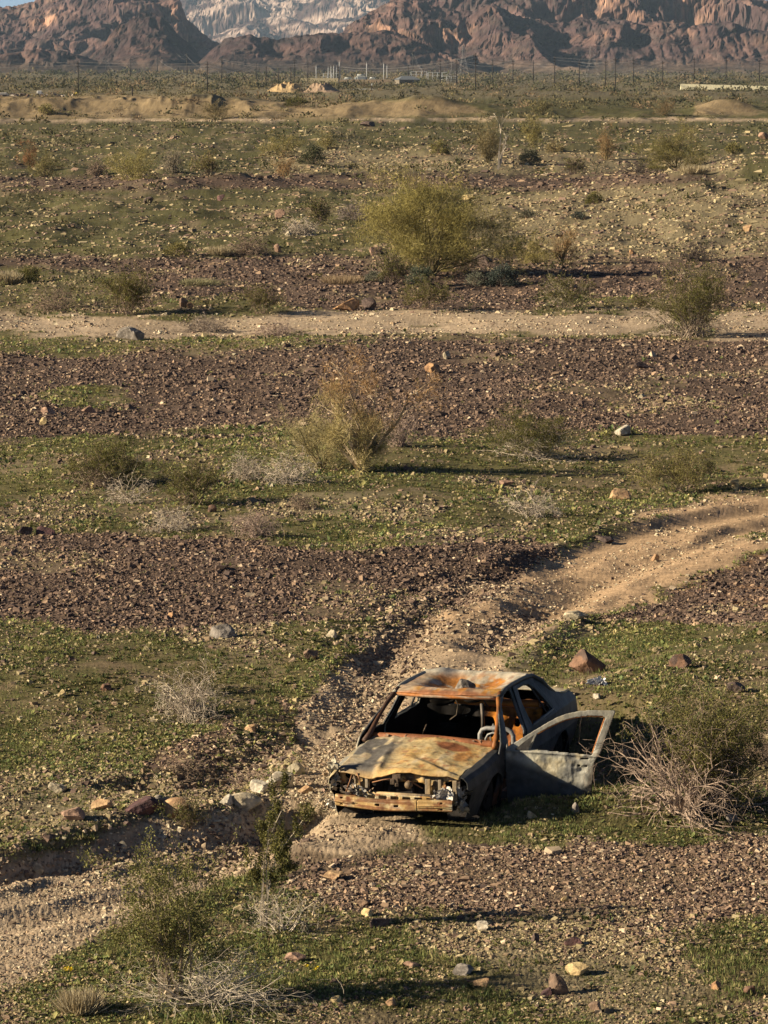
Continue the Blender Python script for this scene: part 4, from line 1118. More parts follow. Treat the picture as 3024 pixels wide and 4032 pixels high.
    sheet("front_door", np.arange(.46, 1.46, .0115), zz, side_fn(-1, 0.004), lambda u, v, P: in_poly(u, v, FD) & ~in_poly(u, v, FW), lambda x, y, z: mix(c_side_right(x, y, z), c_frame(x, y, z), smooth(.86, .9, z)), M_burnt, car, .02, M_soot, flip=True)

    # ---- open front door on its hinges
    al = RAD(80)
    e = np.array([math.sin(al), math.cos(al), 0]); h = np.array([.85, .52, 0]); nrm = np.array([math.cos(al), -math.sin(al), 0])
    OUT = [(-.004, .763), (.007, .829), (.17, .929), (.313, 1.018), (.456, 1.107), (.557, 1.162), (.659, 1.204), (.811, 1.24), (1.002, 1.252), (1.203, 1.253), (1.188, 1.2), (1.142, 1.077), (1.091, .923), (1.039, .78), (1.012, .743), (.978, .687), (.962, .533), (.94, .379), (.905, .13), (.651, .12), (.347, .12), (.021, .14), (.0, .45)]
    WIN = [(.271, .818), (.343, .983), (.455, 1.046), (.577, 1.107), (.658, 1.141), (.759, 1.168), (.911, 1.188), (1.072, 1.186), (1.095, 1.170), (1.0, .912), (.953, .766)]
    TRI = [(.098, .81), (.206, .899), (.313, .978), (.250, .812)]
    def dfn(u, v):
        cv = 0.05 * (1 - ((v - .55) / .5) ** 2) * (v < .80) * 0.6
        cr = 0.045 * (fbm(u * 5 + 1, v * 5, 4) - .5) + 0.030 * (ridged(u * 4 + 7, v * 4, 3) - .4) * smooth(.35, .75, u) * smooth(.78, .60, v)
        lean = -0.10 * np.clip(v - .80, 0, 1)
        belt = 0.012 * np.exp(-((v - (.80 - .05 * u)) / .012) ** 2)
        hd = -0.02 * np.exp(-((u - .845) / .05) ** 4 - ((v - .605) / .035) ** 4)
        return h + u[..., None] * e + v[..., None] * np.array([0, 0, 1.0]) + (cv + cr * (v < .82) + lean + belt + hd)[..., None] * nrm
    def kd(u, v, P):
        k = in_poly(u, v, OUT) & ~in_poly(u, v, WIN)
        k &= ~rrect(u, v, .822, .915, .712, .732, .004)
        k &= ~rrect(u, v, .79, .825, .628, .655, .006) & ~rrect(u, v, .865, .90, .625, .652, .006)
        k &= ~(np.hypot(u - .205, v - .855) < .014)
        return k
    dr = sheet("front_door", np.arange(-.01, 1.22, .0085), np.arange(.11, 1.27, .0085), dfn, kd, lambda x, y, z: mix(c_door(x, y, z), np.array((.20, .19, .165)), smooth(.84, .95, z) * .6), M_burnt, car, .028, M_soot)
    dr["label"] = "open front door, pale grey and buckled"
    P3 = lambda u, v, o=.0: tuple(h + u * e + np.array([0, 0, v]) + (o - 0.10 * max(0, v - .80)) * nrm)
    tube("window_channel", [P3(a, b, -.012) for a, b in WIN[1:8]] , .011, lambda x, y, z: mix(BRUST * 1.6, ORUST, fbm(x * 8, z * 8, 2)), M_burnt, dr, 6)
    tube("window_channel", [P3(1.085, 1.16, -.012), P3(1.0, .912, -.012), P3(.953, .78, -.012)], .011, lambda x, y, z: mix(BRUST * 1.5, ORUST * .8, fbm(x * 8, z * 8, 2)), M_burnt, dr, 6)
    V = np.array([P3(a, b, o) for o in (.022, .034) for a, b in TRI])
    mtri = mesh_np("mirror_plate", V, [np.array([(4, 5, 6, 7), (3, 2, 1, 0), (0, 1, 5, 4), (1, 2, 6, 5), (2, 3, 7, 6), (3, 0, 4, 7)])], np.tile((.055, .05, .045), (8, 1)))
    link("mirror_plate", mtri, M_burnt, dr)
    boxes("handle", [(0, 0, 0, .06, .02, .018)], (.30, .28, .24), M_burnt, dr, .004).matrix_local = __import__('mathutils').Matrix.Translation(P3(.845, .64, .0)) @ __import__('mathutils').Matrix.Rotation(math.pi / 2 - al, 4, 'Z')
    def dfi(u, v):
        return dfn(u, v) - .075 * nrm
    sheet('inner_panel', np.arange(.03, 1.0, .014), np.arange(.22, .76, .014), dfi, lambda u, v, P: in_poly(u, v, OUT) & ~rrect(u, v, .30, .75, .35, .60, .06) & ~rrect(u, v, .08, .2, .3, .5, .04), c_char, M_char, dr, .012)
    for zz_ in (.30, .66):
        boxes('hinge', [tuple(h + np.array((-.02, -.01, zz_))) + (.06, .05, .07)], CHAR * 3, M_char, dr, .006)
build_car()
# ------------------------------------------------------------------ boulders and single rocks
def rock_mesh(seed, L, Wd, Hh, col, col2):
    g = np.random.default_rng(seed)
    bm = bmesh.new(); bmesh.ops.create_icosphere(bm, subdivisions=4, radius=1.0)
    D = np.array([v.co[:] for v in bm.verts]); F = np.array([[v.index for v in f.verts] for f in bm.faces]); bm.free()
    n = 10
    N = g.normal(size=(n, 3)); N /= np.linalg.norm(N, axis=1, keepdims=True)
    off = 0.42 + 0.42 * g.random(n)
    dots = D @ N.T
    rad = np.where(dots > 0.05, off / np.maximum(dots, 0.05), 9).min(1)
    V = D * np.minimum(rad, 1.15)[:, None]
    V += 0.035 * (fbm(V[:, 0] * 4 + seed, V[:, 1] * 4 + V[:, 2] * 3, 3) - .5)[:, None] * D * 2
    V -= (V.max(0) + V.min(0)) / 2
    V /= (V.max(0) - V.min(0)) / 2
    V *= np.array([L / 2, Wd / 2, Hh / 2 * 1.25])
    V[:, 2] += Hh / 2 * 0.75
    n1 = fbm(V[:, 0] / L * 4 + seed, V[:, 1] / L * 4 + V[:, 2] / Hh * 3, 5)
    C = mix(col, col2, smooth(.42, .62, n1)) * (0.85 + 0.3 * g.random((len(V), 1)))
    return mesh_np("rock", V, F, np.clip(C, .01, .9))

RK = {'tan': ((0.46, 0.31, 0.17), (0.34, 0.21, 0.12)), 'gold': ((0.54, 0.43, 0.22), (0.42, 0.31, 0.16)), 'pale': ((0.44, 0.38, 0.27), (0.32, 0.27, 0.19)), 'white': ((0.50, 0.45, 0.36), (0.36, 0.31, 0.24)),
      'dark': ((0.085, 0.062, 0.055), (0.14, 0.10, 0.085)), 'red': ((0.20, 0.115, 0.075), (0.10, 0.068, 0.056)), 'pink': ((0.34, 0.22, 0.155), (0.26, 0.165, 0.12)), 'maroon': ((0.13, 0.070, 0.066), (0.085, 0.05, 0.05)), 'grey': ((0.26, 0.23, 0.20), (0.17, 0.15, 0.13)), 'orange': ((0.42, 0.25, 0.125), (0.30, 0.175, 0.10)), 'brown': ((0.24, 0.16, 0.11), (0.16, 0.11, 0.08))}
ROCKS = [  # D x, base y, w, h, kind, label
 (305, 1764, 82, 40, 'maroon', "dark maroon boulder on the rim of the lower left rut, beside a tan boulder"),
 (378, 1768, 62, 44, 'tan', "tan boulder on the rim of the lower left rut, right beside a dark maroon boulder"),
 (358, 1742, 52, 26, 'grey', "grey boulder wedged behind the maroon and tan boulders at the rut"),
 (220, 1748, 50, 22, 'tan', "tan wedge-shaped rock left of the maroon boulder above the rut"),
 (157, 1772, 56, 26, 'pink', "pinkish flat rock farther left of the maroon boulder above the rut"),
 (124, 1712, 40, 22, 'pale', "pale blocky rock at the edge of weeds left of the boulders"),
 (605, 1702, 58, 34, 'white', "large whitish rock in the rubble heap left of the car's nose"),
 (530, 1748, 72, 34, 'pale', "long pale tan slab at the foot of the rubble heap near the car"),
 (560, 1712, 44, 26, 'white', "white block in the middle of the rubble heap left of the car"),
 (490, 1740, 34, 24, 'white', "white angular rock at the left end of the rubble heap by the rut"),
 (640, 1672, 38, 24, 'pale', "pale rock at the top of the rubble heap left of the hood"),
 (660, 1715, 34, 18, 'tan', "small tan rock on the rubble between the heap and the bumper"),
 (80, 1885, 30, 24, 'pale', "pale round rock lying in the deep shaded rut at far left"),
 (720, 1902, 46, 20, 'tan', "flat tan rock on gravel below the car's bumper"),
 (637, 2078, 50, 20, 'pink', "flat pink rock in the weeds right of the foreground creosote"),
 (792, 1980, 28, 18, 'gold', "bright yellow rock on the grassy slope below the car"),
 (785, 1957, 30, 16, 'brown', "brown pointed rock just behind the bright yellow rock"),
 (818, 2003, 46, 22, 'dark', "dark flat rock on the weeds right of the bright yellow rock"),
 (725, 2168, 24, 17, 'gold', "small yellow block in the grass near the lower edge"),
 (1208, 2148, 46, 46, 'brown', "brown pyramid-shaped rock standing in weeds at the lower right"),
 (1247, 2106, 54, 26, 'gold', "large flat yellow slab leaning just behind the pyramid-shaped rock"),
 (1180, 2150, 26, 20, 'maroon', "dark reddish stone against the left foot of the pyramid-shaped rock"),
 (1220, 1950, 18, 16, 'gold', "yellow cube-like stone alone on brown gravel below the bush"),
 (1042, 2010, 28, 20, 'white', "whitish stone casting a long shadow on gravel below the car"),
 (1240, 2044, 44, 22, 'maroon', "dark red-brown slab on the gravel above the yellow slab"),
 (1157, 2036, 18, 22, 'dark', "black upright stone beside the shadow line on gravel"),
 (1150, 1768, 22, 17, 'pale', "rounded pale stone on the grass bank below the open door"),
 (1243, 1756, 18, 24, 'grey', "grey upright stone on the grass bank under the open door's end"),
 (845, 2176, 26, 22, 'tan', "tan upright stone with a long shadow in grass at the bottom"),
 (1000, 2106, 48, 22, 'grey', "grey lens-shaped rock in the lower weeds"),
 (890, 2090, 38, 14, 'pink', "thin reddish slab lying in the lower weeds left of the grey rock"),
 (1547, 2138, 22, 20, 'orange', "orange stone in weeds near the right edge at the bottom"),
 (1620, 2150, 30, 24, 'red', "red-brown stone at the right edge of the lower weeds"),
 (1285, 2188, 30, 26, 'brown', "brown rounded stone in the weeds under the pyramid-shaped rock"),
 (1040, 2130, 36, 18, 'tan', "tan flat stone right below the grey lens-shaped rock"),
 (1582, 1774, 26, 18, 'grey', "grey half-shaded stone on the grass below the big dead bush"),
 (1270, 1456, 82, 52, 'red', "big reddish boulder on weeds behind the car, its right side dark"),
 (1470, 1444, 50, 30, 'red', "reddish split boulder right of the big reddish boulder"),
 (1290, 1512, 20, 15, 'white', "small white block in weeds behind the car's trunk"),
 (1245, 1340, 56, 20, 'pale', "pale broken slabs on the track edge above the car"),
 (1592, 1497, 40, 24, 'dark', "dark low rock in weeds near the right edge behind the bush"),
 (1415, 1212, 20, 16, 'tan', "tan upright stone on the gravel beside the upper track"),
 (1305, 1172, 50, 14, 'dark', "dark flat slab lying on the upper track"),
 (480, 1378, 58, 28, 'grey', "half pale, half grey boulder above the dead grey bush at left"),
 (715, 1378, 26, 18, 'pale', "pale stone on the left edge of the upper track"),
 (670, 1425, 34, 22, 'brown', "brown block in the stones left of the upper track"),
 (228, 1492, 26, 16, 'red', "brick-red stone in the weeds left of the dead grey bush"),
 (133, 1505, 20, 17, 'gold', "yellowish wedge stone in the weeds at far left"),
 (540, 1580, 26, 16, 'tan', "tan stone on the brown bare soil left of the car"),
 (186, 1206, 16, 14, 'gold', "yellow stone on the dark gravel above the left weeds"),
 (370, 1335, 18, 13, 'orange', "orange stone on the dark gravel at the edge of the left weeds"),
 (55, 1156, 32, 20, 'dark', "dark mound-shaped rock at the left edge of the lower dark gravel"),
 (97, 1156, 42, 20, 'maroon', "dark maroon rock paired with a dark rock at far left"),
 (1345, 942, 36, 24, 'white', "white triangular boulder below the wide dark gravel flat"),
 (1340, 1080, 50, 24, 'tan', "flat tan rock in the weeds beside the upper track"),
 (1587, 1058, 20, 22, 'gold', "yellow upright stone where the upper track leaves at right"),
 (1095, 1050, 34, 13, 'pink', "flat pink rock in the weeds between the creosotes"),
 (934, 806, 36, 22, 'orange', "orange-tan rock on the wide dark gravel flat"),
 (964, 776, 16, 18, 'pale', "pale upright stone behind the orange-tan rock on dark gravel"),
 (1385, 796, 36, 16, 'dark', "dark low rock on the right of the dark gravel flat"),
 (95, 918, 18, 17, 'gold', "bright yellow stone on dark gravel at far left"),
 (192, 892, 34, 16, 'pink', "pink rock on dark gravel under the small green patch"),
 (103, 894, 32, 15, 'pink', "pinkish grey rock left of the pink rock on dark gravel"),
 (459, 1106, 20, 16, 'red', "small brick-red stone under the second creosote at left"),
 (281, 733, 62, 27, 'grey', "large dark grey boulder at the near edge of the pale gravel road"),
 (748, 671, 58, 27, 'orange', "orange-brown boulder at the far edge of the pale gravel road"),
 (797, 668, 34, 24, 'dark', "black boulder touching the orange-brown boulder"),
 (397, 664, 20, 22, 'brown', "brown upright rock behind the pale gravel road at left"),
 (411, 666, 16, 14, 'orange', "small orange stone beside the brown upright rock"),
 (1047, 572, 38, 22, 'dark', "black boulder in the shade of the big palo verde"),
 (320, 440, 24, 15, 'dark', "dark boulder on the green slope at left, leftmost of the slope's boulders"),
 (477, 434, 18, 14, 'maroon', "dark red boulder at the top of the green slope"),
 (605, 472, 24, 20, 'pink', "pinkish boulder with a dark shadow on the green slope"),
 (600, 545, 16, 18, 'pink', "pink stone at the foot of the green slope"),
 (624, 512, 17, 13, 'pale', "pale stone under the grey bush on the green slope"),
 (812, 552, 26, 18, 'pink', "pinkish rock left of the big palo verde's foot"),
 (1012, 432, 30, 12, 'gold', "flat yellowish rock above the big palo verde on the slope"),
 (1365, 550, 12, 12, 'orange', "orange stone on the pale stony hillside at right"),
 (1615, 500, 20, 14, 'tan', "tan rock on the stony hillside near the right edge"),
 (1650, 300, 22, 14, 'pink', "pale pink boulder at the far right edge of the plain"),
 (795, 274, 30, 12, 'dark', "black rock pile on the far flat left of the leaning tree"),
]
for i, (dx, dy, w_, h_, kd, lab) in enumerate(ROCKS):
    X, Y, Z = at(dx, dy)
    m = KD * math.hypot(X, Y) / FPX
    c1, c2 = RK[kd]
    o = link("rock" if w_ < 45 else "boulder", rock_mesh(340 + i, w_ * m, w_ * m * .8, h_ * m * 1.05, np.array(c1), np.array(c2)), M_rock, None, (X, Y + w_ * m * .25, Z - 0.01))
    o.rotation_euler = (0, 0, (i * 0.7) % 0.5 - .25)
    tag(o, lab, "rock", "single rocks lying on the desert ground")

def car_world(x, y, z):
    c, s = math.cos(CAR_YAW), math.sin(CAR_YAW)
    return (CARX + x * c - y * s, CARY + x * s + y * c, z - 0.19)
o = link("rock", rock_mesh(83, .24, .16, .13, np.array((.19, .165, .14)), np.array((.09, .078, .068))), M_rock, None, car_world(.085, 1.40, 1.285))
tag(o, "grey-brown rock lying in the dent of the rusty car roof", "rock", "rocks on the car roof")
o = link("rock", rock_mesh(78, .17, .05, .04, np.array((.42, .38, .32)), np.array((.2, .17, .14))), M_rock, None, car_world(.15, 1.56, 1.262))
tag(o, "thin pale stone behind the larger rock on the car roof", "rock", "rocks on the car roof")

# crumpled litter
def litter(name, Dx, Dy, Dw, label, cat, seed, cols, n=26):
    X, Y, Z = at(Dx, Dy); m = KD * math.hypot(X, Y) / FPX
    g = np.random.default_rng(seed); V = []; F = []
    for k in range(n):
        c = g.normal(size=3) * np.array([.22, .18, .10]) * Dw * m; c[2] = abs(c[2]) + .01
        e1 = g.normal(size=3); e1 /= np.linalg.norm(e1); e2 = np.cross(e1, g.normal(size=3)); e2 /= np.linalg.norm(e2)
        sz = Dw * m * (.18 + .2 * g.random()); b = len(V)
        for i in range(5):
            for j in range(5): V.append(c + e1 * sz * (i / 4 - .5) + e2 * sz * (j / 4 - .5) + g.normal(size=3) * sz * .10)
        for i in range(4):
            for j in range(4): F.append((b + i * 5 + j, b + i * 5 + j + 1, b + i * 5 + j + 6, b + i * 5 + j + 5))
    V = np.array(V); V[:, 2] = np.maximum(V[:, 2], 0.0)
    o = link(name, mesh_np(name, V, np.array(F), np.repeat(np.array(cols)[g.integers(0, len(cols), n)], 25, axis=0)), M_paper, None, (X, Y, Z))
    tag(o, label, cat)
litter("plastic_litter", 1288, 1478, 42, "crumpled white plastic litter in the weeds behind the car", "litter", 3, [(.80, .80, .80), (.7, .7, .72)])
litter("melted_debris", 722, 1742, 40, "whitish melted debris on the gravel at the left end of the car's bumper", "debris", 8, [(.58, .54, .48), (.45, .42, .37), (.66, .62, .56)])

# ------------------------------------------------------------------ shrubs and trees, one by one
GC, GD, GP, GB, GT = "creosote bushes", "dry leafless bushes", "palo verde trees", "low rounded leafy bushes", "dry grass tufts"
PL = [
 # foreground
 ('creosote', 'creosote_bush', 362, 2155, 255, 335, "largest foreground creosote bush, tall and olive green, at the lower left", 'bush', GC, dict(dens=.75, leaf=[(.175, .172, .056), (.135, .138, .045), (.23, .21, .075)], stem=(.34, .27, .19))),
 ('wispy', 'creosote_bush', 570, 2000, 150, 330, "sparse tall creosote with one white stem below the car's bumper", 'bush', GC, dict(dens=0.9)),
 ('dead', 'dead_bush', 440, 2165, 430, 115, "sprawling white dead branches at the foot of the foreground creosote", 'bush', GD, dict(stem=WHITET, dens=1.6)),
 ('dead', 'dead_bush', 605, 2010, 190, 100, "dead white branches reaching sideways below the sparse tall creosote", 'bush', GD, dict(stem=WHITET, dens=.55)),
 ('tuft', 'grass_tuft', 175, 2185, 85, 60, "pale dry grass tuft left of the foreground creosote", 'grass tuft', GT, {}),
 ('creosote', 'creosote_bush', 410, 1790, 70, 75, "small creosote rooted in the lower left rut by the tan boulder", 'bush', GC, dict(dens=.6)),
 ('creosote', 'creosote_bush', 660, 1790, 70, 60, "small thin creosote on the rut left of the bumper", 'bush', GC, dict(dens=.4)),
 ('dead', 'dead_bush', 1480, 1752, 410, 215, "huge sprawling dead bush with bleached branches right of the open door", 'bush', GD, dict(stem=(.33, .25, .195), dens=2.1)),
 ('creosote', 'creosote_bush', 1550, 1748, 230, 250, "green creosote growing inside the huge sprawling dead bush", 'bush', GC, dict(dens=1.6, leaf=[(.155, .15, .048), (.12, .12, .038), (.20, .18, .062)])),
 ('dead', 'dead_bush', 1650, 1640, 110, 75, "brown-grey dead bush cut by the right edge behind the huge one", 'bush', GD, dict(stem=BROWNT)),
 ('dead', 'dead_bush', 405, 1545, 185, 110, "dome of tangled grey twigs in the weeds left of the car", 'bush', GD, dict(dens=1.5)),
 ('creosote', 'creosote_bush', 430, 1500, 140, 70, "thin green creosote topping the dome of tangled grey twigs", 'bush', GC, dict(dens=.5)),
 ('dead', 'dead_bush', 400, 1672, 130, 50, "low broken twigs lying on the brown bare soil", 'bush', GD, dict(stem=BROWNT, dens=.5)),
 ('dead', 'dead_bush', 540, 1690, 100, 40, "bare pinkish sticks lying above the rubble heap", 'bush', GD, dict(stem=PINKT, dens=.3)),
 # middle band with the orange-topped tree
 ('paloverde', 'palo_verde_tree', 776, 1020, 190, 242, "palo verde with orange dried top in the middle of the green band", 'tree', GP, dict(leaf=[(.40, .33, .155), (.33, .285, .125), (.46, .38, .19)], top=ORANGE, dens=.40, asym=.06, stem=(.42, .33, .22), limbs=11, thick=2.0, fuzz=.62)),
 ('paloverde', 'palo_verde_tree', 690, 1014, 160, 125, "low sprawling straw-green palo verde touching the left of the orange-topped one", 'tree', GP, dict(leaf=[(.42, .35, .18), (.35, .30, .14), (.46, .39, .21)], dens=.45, limbs=12, fuzz=.75)),
 ('dead', 'dead_bush', 625, 1045, 140, 68, "grey leafless bush at the left foot of the orange-topped palo verde", 'bush', GD, dict(dens=1.3)),
 ('dead', 'dead_bush', 530, 1036, 95, 58, "smaller grey leafless bush, second to the left of the orange-topped palo verde", 'bush', GD, dict(dens=1.2)),
 ('dead', 'dead_bush', 868, 965, 85, 70, "greyish twig bush behind the right of the orange-topped palo verde", 'bush', GD, dict(stem=PINKT)),
 ('creosote', 'creosote_bush', 232, 1045, 180, 92, "wide dark green creosote at the left of the green band", 'bush', GC, dict(dens=1.2)),
 ('dead', 'dead_bush', 205, 1050, 120, 55, "dull brown twigs under the left side of the wide creosote", 'bush', GD, dict(stem=BROWNT)),
 ('dead', 'dead_bush', 275, 1088, 115, 70, "pale arching dead twigs in front of the wide creosote", 'bush', GD, dict(dens=.7)),
 ('creosote', 'creosote_bush', 420, 1088, 125, 95, "creosote between the wide creosote and the grey bushes", 'bush', GC, {}),
 ('dead', 'dead_bush', 372, 1145, 125, 50, "grey dry twigs at the lower edge of the green band", 'bush', GD, dict(dens=1.1)),
 ('dead', 'dead_bush', 552, 1160, 105, 60, "round grey ball of twigs at the edge of the lower dark gravel", 'bush', GD, dict(stem=PINKT, dens=1.7)),
 ('dead', 'dead_bush', 650, 1100, 65, 38, "tiny dark twig plant below the grey leafless bushes", 'bush', GD, dict(stem=BROWNT, dens=.7)),
 ('creosote', 'creosote_bush', 1150, 985, 205, 100, "broad creosote with bare grey skirts right of the orange-topped palo verde", 'bush', GC, dict(dens=1.0, stem=(.28, .23, .18))),
 ('dead', 'dead_bush', 1160, 990, 210, 55, "grey bare branches skirting the broad creosote", 'bush', GD, dict(dens=1.0)),
 ('creosote', 'creosote_bush', 1470, 1062, 180, 92, "olive creosote beside the upper track at right", 'bush', GC, dict(leaf=OLIVE)),
 ('dead', 'dead_bush', 1145, 1112, 150, 62, "low dead bush with bleached arching branches near the upper track", 'bush', GD, dict(dens=.9)),
 ('wispy', 'twig_plant', 1195, 1105, 60, 110, "two bare twiggy stems rising from the low dead bush", 'plant', None, dict(stem=GREYT, dens=.4)),
 ('wispy', 'twig_plant', 932, 1120, 10, 42, "single thin white stalk standing in the weeds", 'plant', None, dict(dens=.2)),
 # around the pale road and the big palo verde
 ('paloverde', 'palo_verde_tree', 930, 594, 290, 198, "largest palo verde, a broad yellow-green tree in the middle distance", 'tree', GP, dict(dens=1.55, limbs=22, thick=.9, fuzz=1.05)),
 ('creosote', 'creosote_bush', 850, 612, 75, 66, "dark green bush at the left foot of the largest palo verde", 'bush', GC, {}),
 ('dome', 'brittlebush', 905, 616, 66, 46, "blue-green brittlebush in front of the largest palo verde", 'bush', GB, dict(leaf=[(.13, .15, .10), (.10, .12, .08)])),
 ('creosote', 'creosote_bush', 925, 668, 110, 66, "dark creosote at the far edge of the pale road below the largest palo verde", 'bush', GC, {}),
 ('dome', 'brittlebush', 1027, 616, 48, 30, "whitish brittlebush between the palo verde and a dark round bush", 'bush', GB, dict(leaf=SILVER)),
 ('dome', 'brittlebush', 1085, 617, 74, 50, "dark blue-green round bush right of the largest palo verde", 'bush', GB, dict(leaf=BLUEG)),
 ('dome', 'brittlebush', 808, 608, 50, 24, "low greyish brittlebush left of the largest palo verde", 'bush', GB, dict(leaf=SILVER)),
 ('paloverde', 'palo_verde_tree', 1155, 570, 85, 64, "small green palo verde on the stony hillside beside an orange one", 'tree', GP, dict(leaf=YEL)),
 ('paloverde', 'palo_verde_tree', 1215, 570, 58, 80, "small dried orange palo verde on the stony hillside", 'tree', GP, dict(leaf=ORANGE, dens=.6)),
 ('creosote', 'creosote_bush', 1220, 668, 110, 75, "creosote with bare pale stems at the far edge of the pale road", 'bush', GC, dict(stem=(.30, .25, .20), dens=.8)),
 ('creosote', 'creosote_bush', 1490, 728, 165, 150, "tall scraggly creosote standing across the pale road at right", 'bush', GC, dict(stem=(.28, .22, .17), dens=1.2)),
 ('dead', 'dead_bush', 1480, 722, 180, 90, "bare grey branches mixed into the tall scraggly creosote at right", 'bush', GD, dict(stem=(.34, .28, .22), dens=.8)),
 ('creosote', 'creosote_bush', 1395, 668, 66, 34, "low dark creosote left of the tall scraggly creosote", 'bush', GC, {}),
 ('dead', 'dead_bush', 1500, 562, 75, 38, "dark twig bush on the stony hillside above the tall scraggly creosote", 'bush', GD, dict(stem=DARKT, dens=1.1)),
 ('creosote', 'creosote_bush', 280, 680, 112, 96, "rounded dark creosote at the far edge of the pale road, left part", 'bush', GC, dict(dens=1.2)),
 ('dead', 'dead_bush', 130, 668, 120, 52, "low grey-brown twigs left of the rounded dark creosote", 'bush', GD, dict(stem=BROWNT, dens=1.2)),
 ('dome', 'brittlebush', 65, 612, 54, 40, "small green bush near the left edge above the pale road", 'bush', GB, dict(leaf=CREO)),
 ('tuft', 'grass_tuft', 15, 614, 55, 34, "pale grass tuft at the left edge above the pale road", 'grass tuft', GT, {}),
 ('creosote', 'creosote_bush', 562, 676, 90, 60, "small sparse creosote at the middle of the pale road's far edge", 'bush', GC, dict(dens=.8)),
 ('dead', 'dead_bush', 445, 716, 120, 36, "flat grey bush spreading on the pale road, right of the grey boulder", 'bush', GD, dict(stem=(.27, .22, .18), dens=1.5)),
 ('dead', 'dead_bush', 593, 724, 110, 32, "second flat grey bush at the pale road's near edge", 'bush', GD, dict(stem=PINKT, dens=1.3)),
 ('tuft', 'grass_tuft', 430, 615, 90, 18, "pale grass strip on dark gravel right of the rounded dark creosote", 'grass tuft', GT, dict(leaf=[(.30, .28, .16), (.24, .22, .12)])),
 ('tuft', 'grass_tuft', 740, 612, 100, 22, "faded grass on dark gravel left of the palo verde bushes", 'grass tuft', GT, dict(leaf=[(.36, .27, .17), (.30, .22, .14)])),
 # green slope
 ('creosote', 'creosote_bush', 690, 482, 64, 50, "green bush at the top right of the green slope", 'bush', GC, {}),
 ('dead', 'dead_bush', 765, 474, 74, 40, "grey bush right of the green slope's green bush", 'bush', GD, dict(dens=1.4, stem=(.27, .22, .19))),
 ('dead', 'dead_bush', 650, 507, 78, 36, "pale grey bush halfway down the green slope", 'bush', GD, dict(dens=1.4)),
 ('dead', 'dead_bush', 535, 549, 94, 42, "dark grey bush at the foot of the green slope", 'bush', GD, dict(stem=BROWNT, dens=1.4)),
 ('tuft', 'grass_tuft', 475, 550, 54, 24, "straw-coloured tuft left of the dark grey bush on the slope", 'grass tuft', GT, {}),
 ('dome', 'brittlebush', 383, 551, 66, 28, "low olive bush at the foot of the green slope", 'bush', GB, dict(leaf=OLIVE)),
 # far flat
 ('paloverde', 'palo_verde_tree', 62, 364, 48, 58, "rust-brown dried palo verde at the far left", 'tree', GP, dict(leaf=RUSTY)),
 ('paloverde', 'palo_verde_tree', 97, 382, 64, 56, "olive palo verde just right of the rust-brown one", 'tree', GP, dict(leaf=OLIVE)),
 ('dead', 'dead_bush', 212, 378, 46, 30, "small dark brown bush between the olive and yellow-green palo verdes", 'bush', GD, dict(stem=BROWNT, dens=1.2)),
 ('paloverde', 'palo_verde_tree', 282, 389, 108, 66, "wide yellow-green palo verde on the far flat at left", 'tree', GP, {}),
 ('dead', 'dead_bush', 372, 372, 56, 56, "tall greyish twig bush right of the wide yellow-green palo verde", 'bush', GD, dict(stem=(.26, .22, .16), dens=1.3)),
 ('creosote', 'creosote_bush', 447, 381, 62, 56, "olive bush at the near edge of the far flat, left of centre", 'bush', GC, dict(leaf=OLIVE)),
 ('paloverde', 'palo_verde_tree', 610, 339, 88, 50, "yellow palo verde on the far flat behind an orange bush", 'tree', GP, dict(leaf=YEL)),
 ('paloverde', 'palo_verde_tree', 620, 380, 58, 44, "low dried orange palo verde at the near edge of the far flat", 'tree', GP, dict(leaf=ORANGE)),
 ('dome', 'brittlebush', 675, 354, 68, 42, "dark green bush right of the low orange palo verde", 'bush', GB, dict(leaf=[(.10, .105, .055), (.075, .08, .04)])),
 ('paloverde', 'palo_verde_tree', 706, 323, 44, 42, "small yellow palo verde behind the dark green bush", 'tree', GP, dict(leaf=YEL)),
 ('paloverde', 'palo_verde_tree', 1055, 352, 62, 88, "pale yellow palo verde behind the leaning white-barked tree", 'tree', GP, dict(leaf=[(.30, .24, .12), (.25, .20, .10)], dens=.7)),
 ('snag', 'bare_tree', 1076, 366, 62, 122, "leaning leafless tree with white bark on the far flat", 'tree', None, dict(asym=.10)),
 ('paloverde', 'palo_verde_tree', 1150, 318, 52, 62, "tall narrow yellow palo verde right of the leaning bare tree", 'tree', GP, dict(leaf=YEL)),
 ('dome', 'brittlebush', 948, 333, 48, 32, "round yellowish bush left of the leaning bare tree", 'bush', GB, dict(leaf=OLIVE)),
 ('paloverde', 'palo_verde_tree', 1310, 346, 50, 72, "brownish-orange dried palo verde on the far flat at right", 'tree', GP, dict(leaf=[(.34, .215, .10), (.28, .17, .08)], dens=.7)),
 ('dome', 'brittlebush', 1200, 330, 46, 28, "straw-coloured bush left of the brownish-orange palo verde", 'bush', GB, dict(leaf=[(.30, .24, .12), (.24, .19, .09)])),
 ('paloverde', 'palo_verde_tree', 1460, 364, 125, 88, "broad olive palo verde on the far flat at right", 'tree', GP, dict(leaf=OLIVE, dens=1.1)),
 ('creosote', 'creosote_bush', 1238, 376, 46, 34, "green bush below the brownish-orange palo verde", 'bush', GC, {}),
 ('dead', 'dead_bush', 1375, 374, 75, 24, "fallen dark branches left of the broad olive palo verde", 'bush', GD, dict(stem=DARKT, dens=.7)),
 ('dome', 'brittlebush', 1145, 354, 52, 34, "grey-green bush right of the leaning bare tree's foot", 'bush', GB, dict(leaf=[(.16, .16, .10), (.12, .12, .075)])),
 ('dome', 'brittlebush', 1585, 332, 42, 26, "olive bush near the right edge of the far flat", 'bush', GB, dict(leaf=OLIVE)),
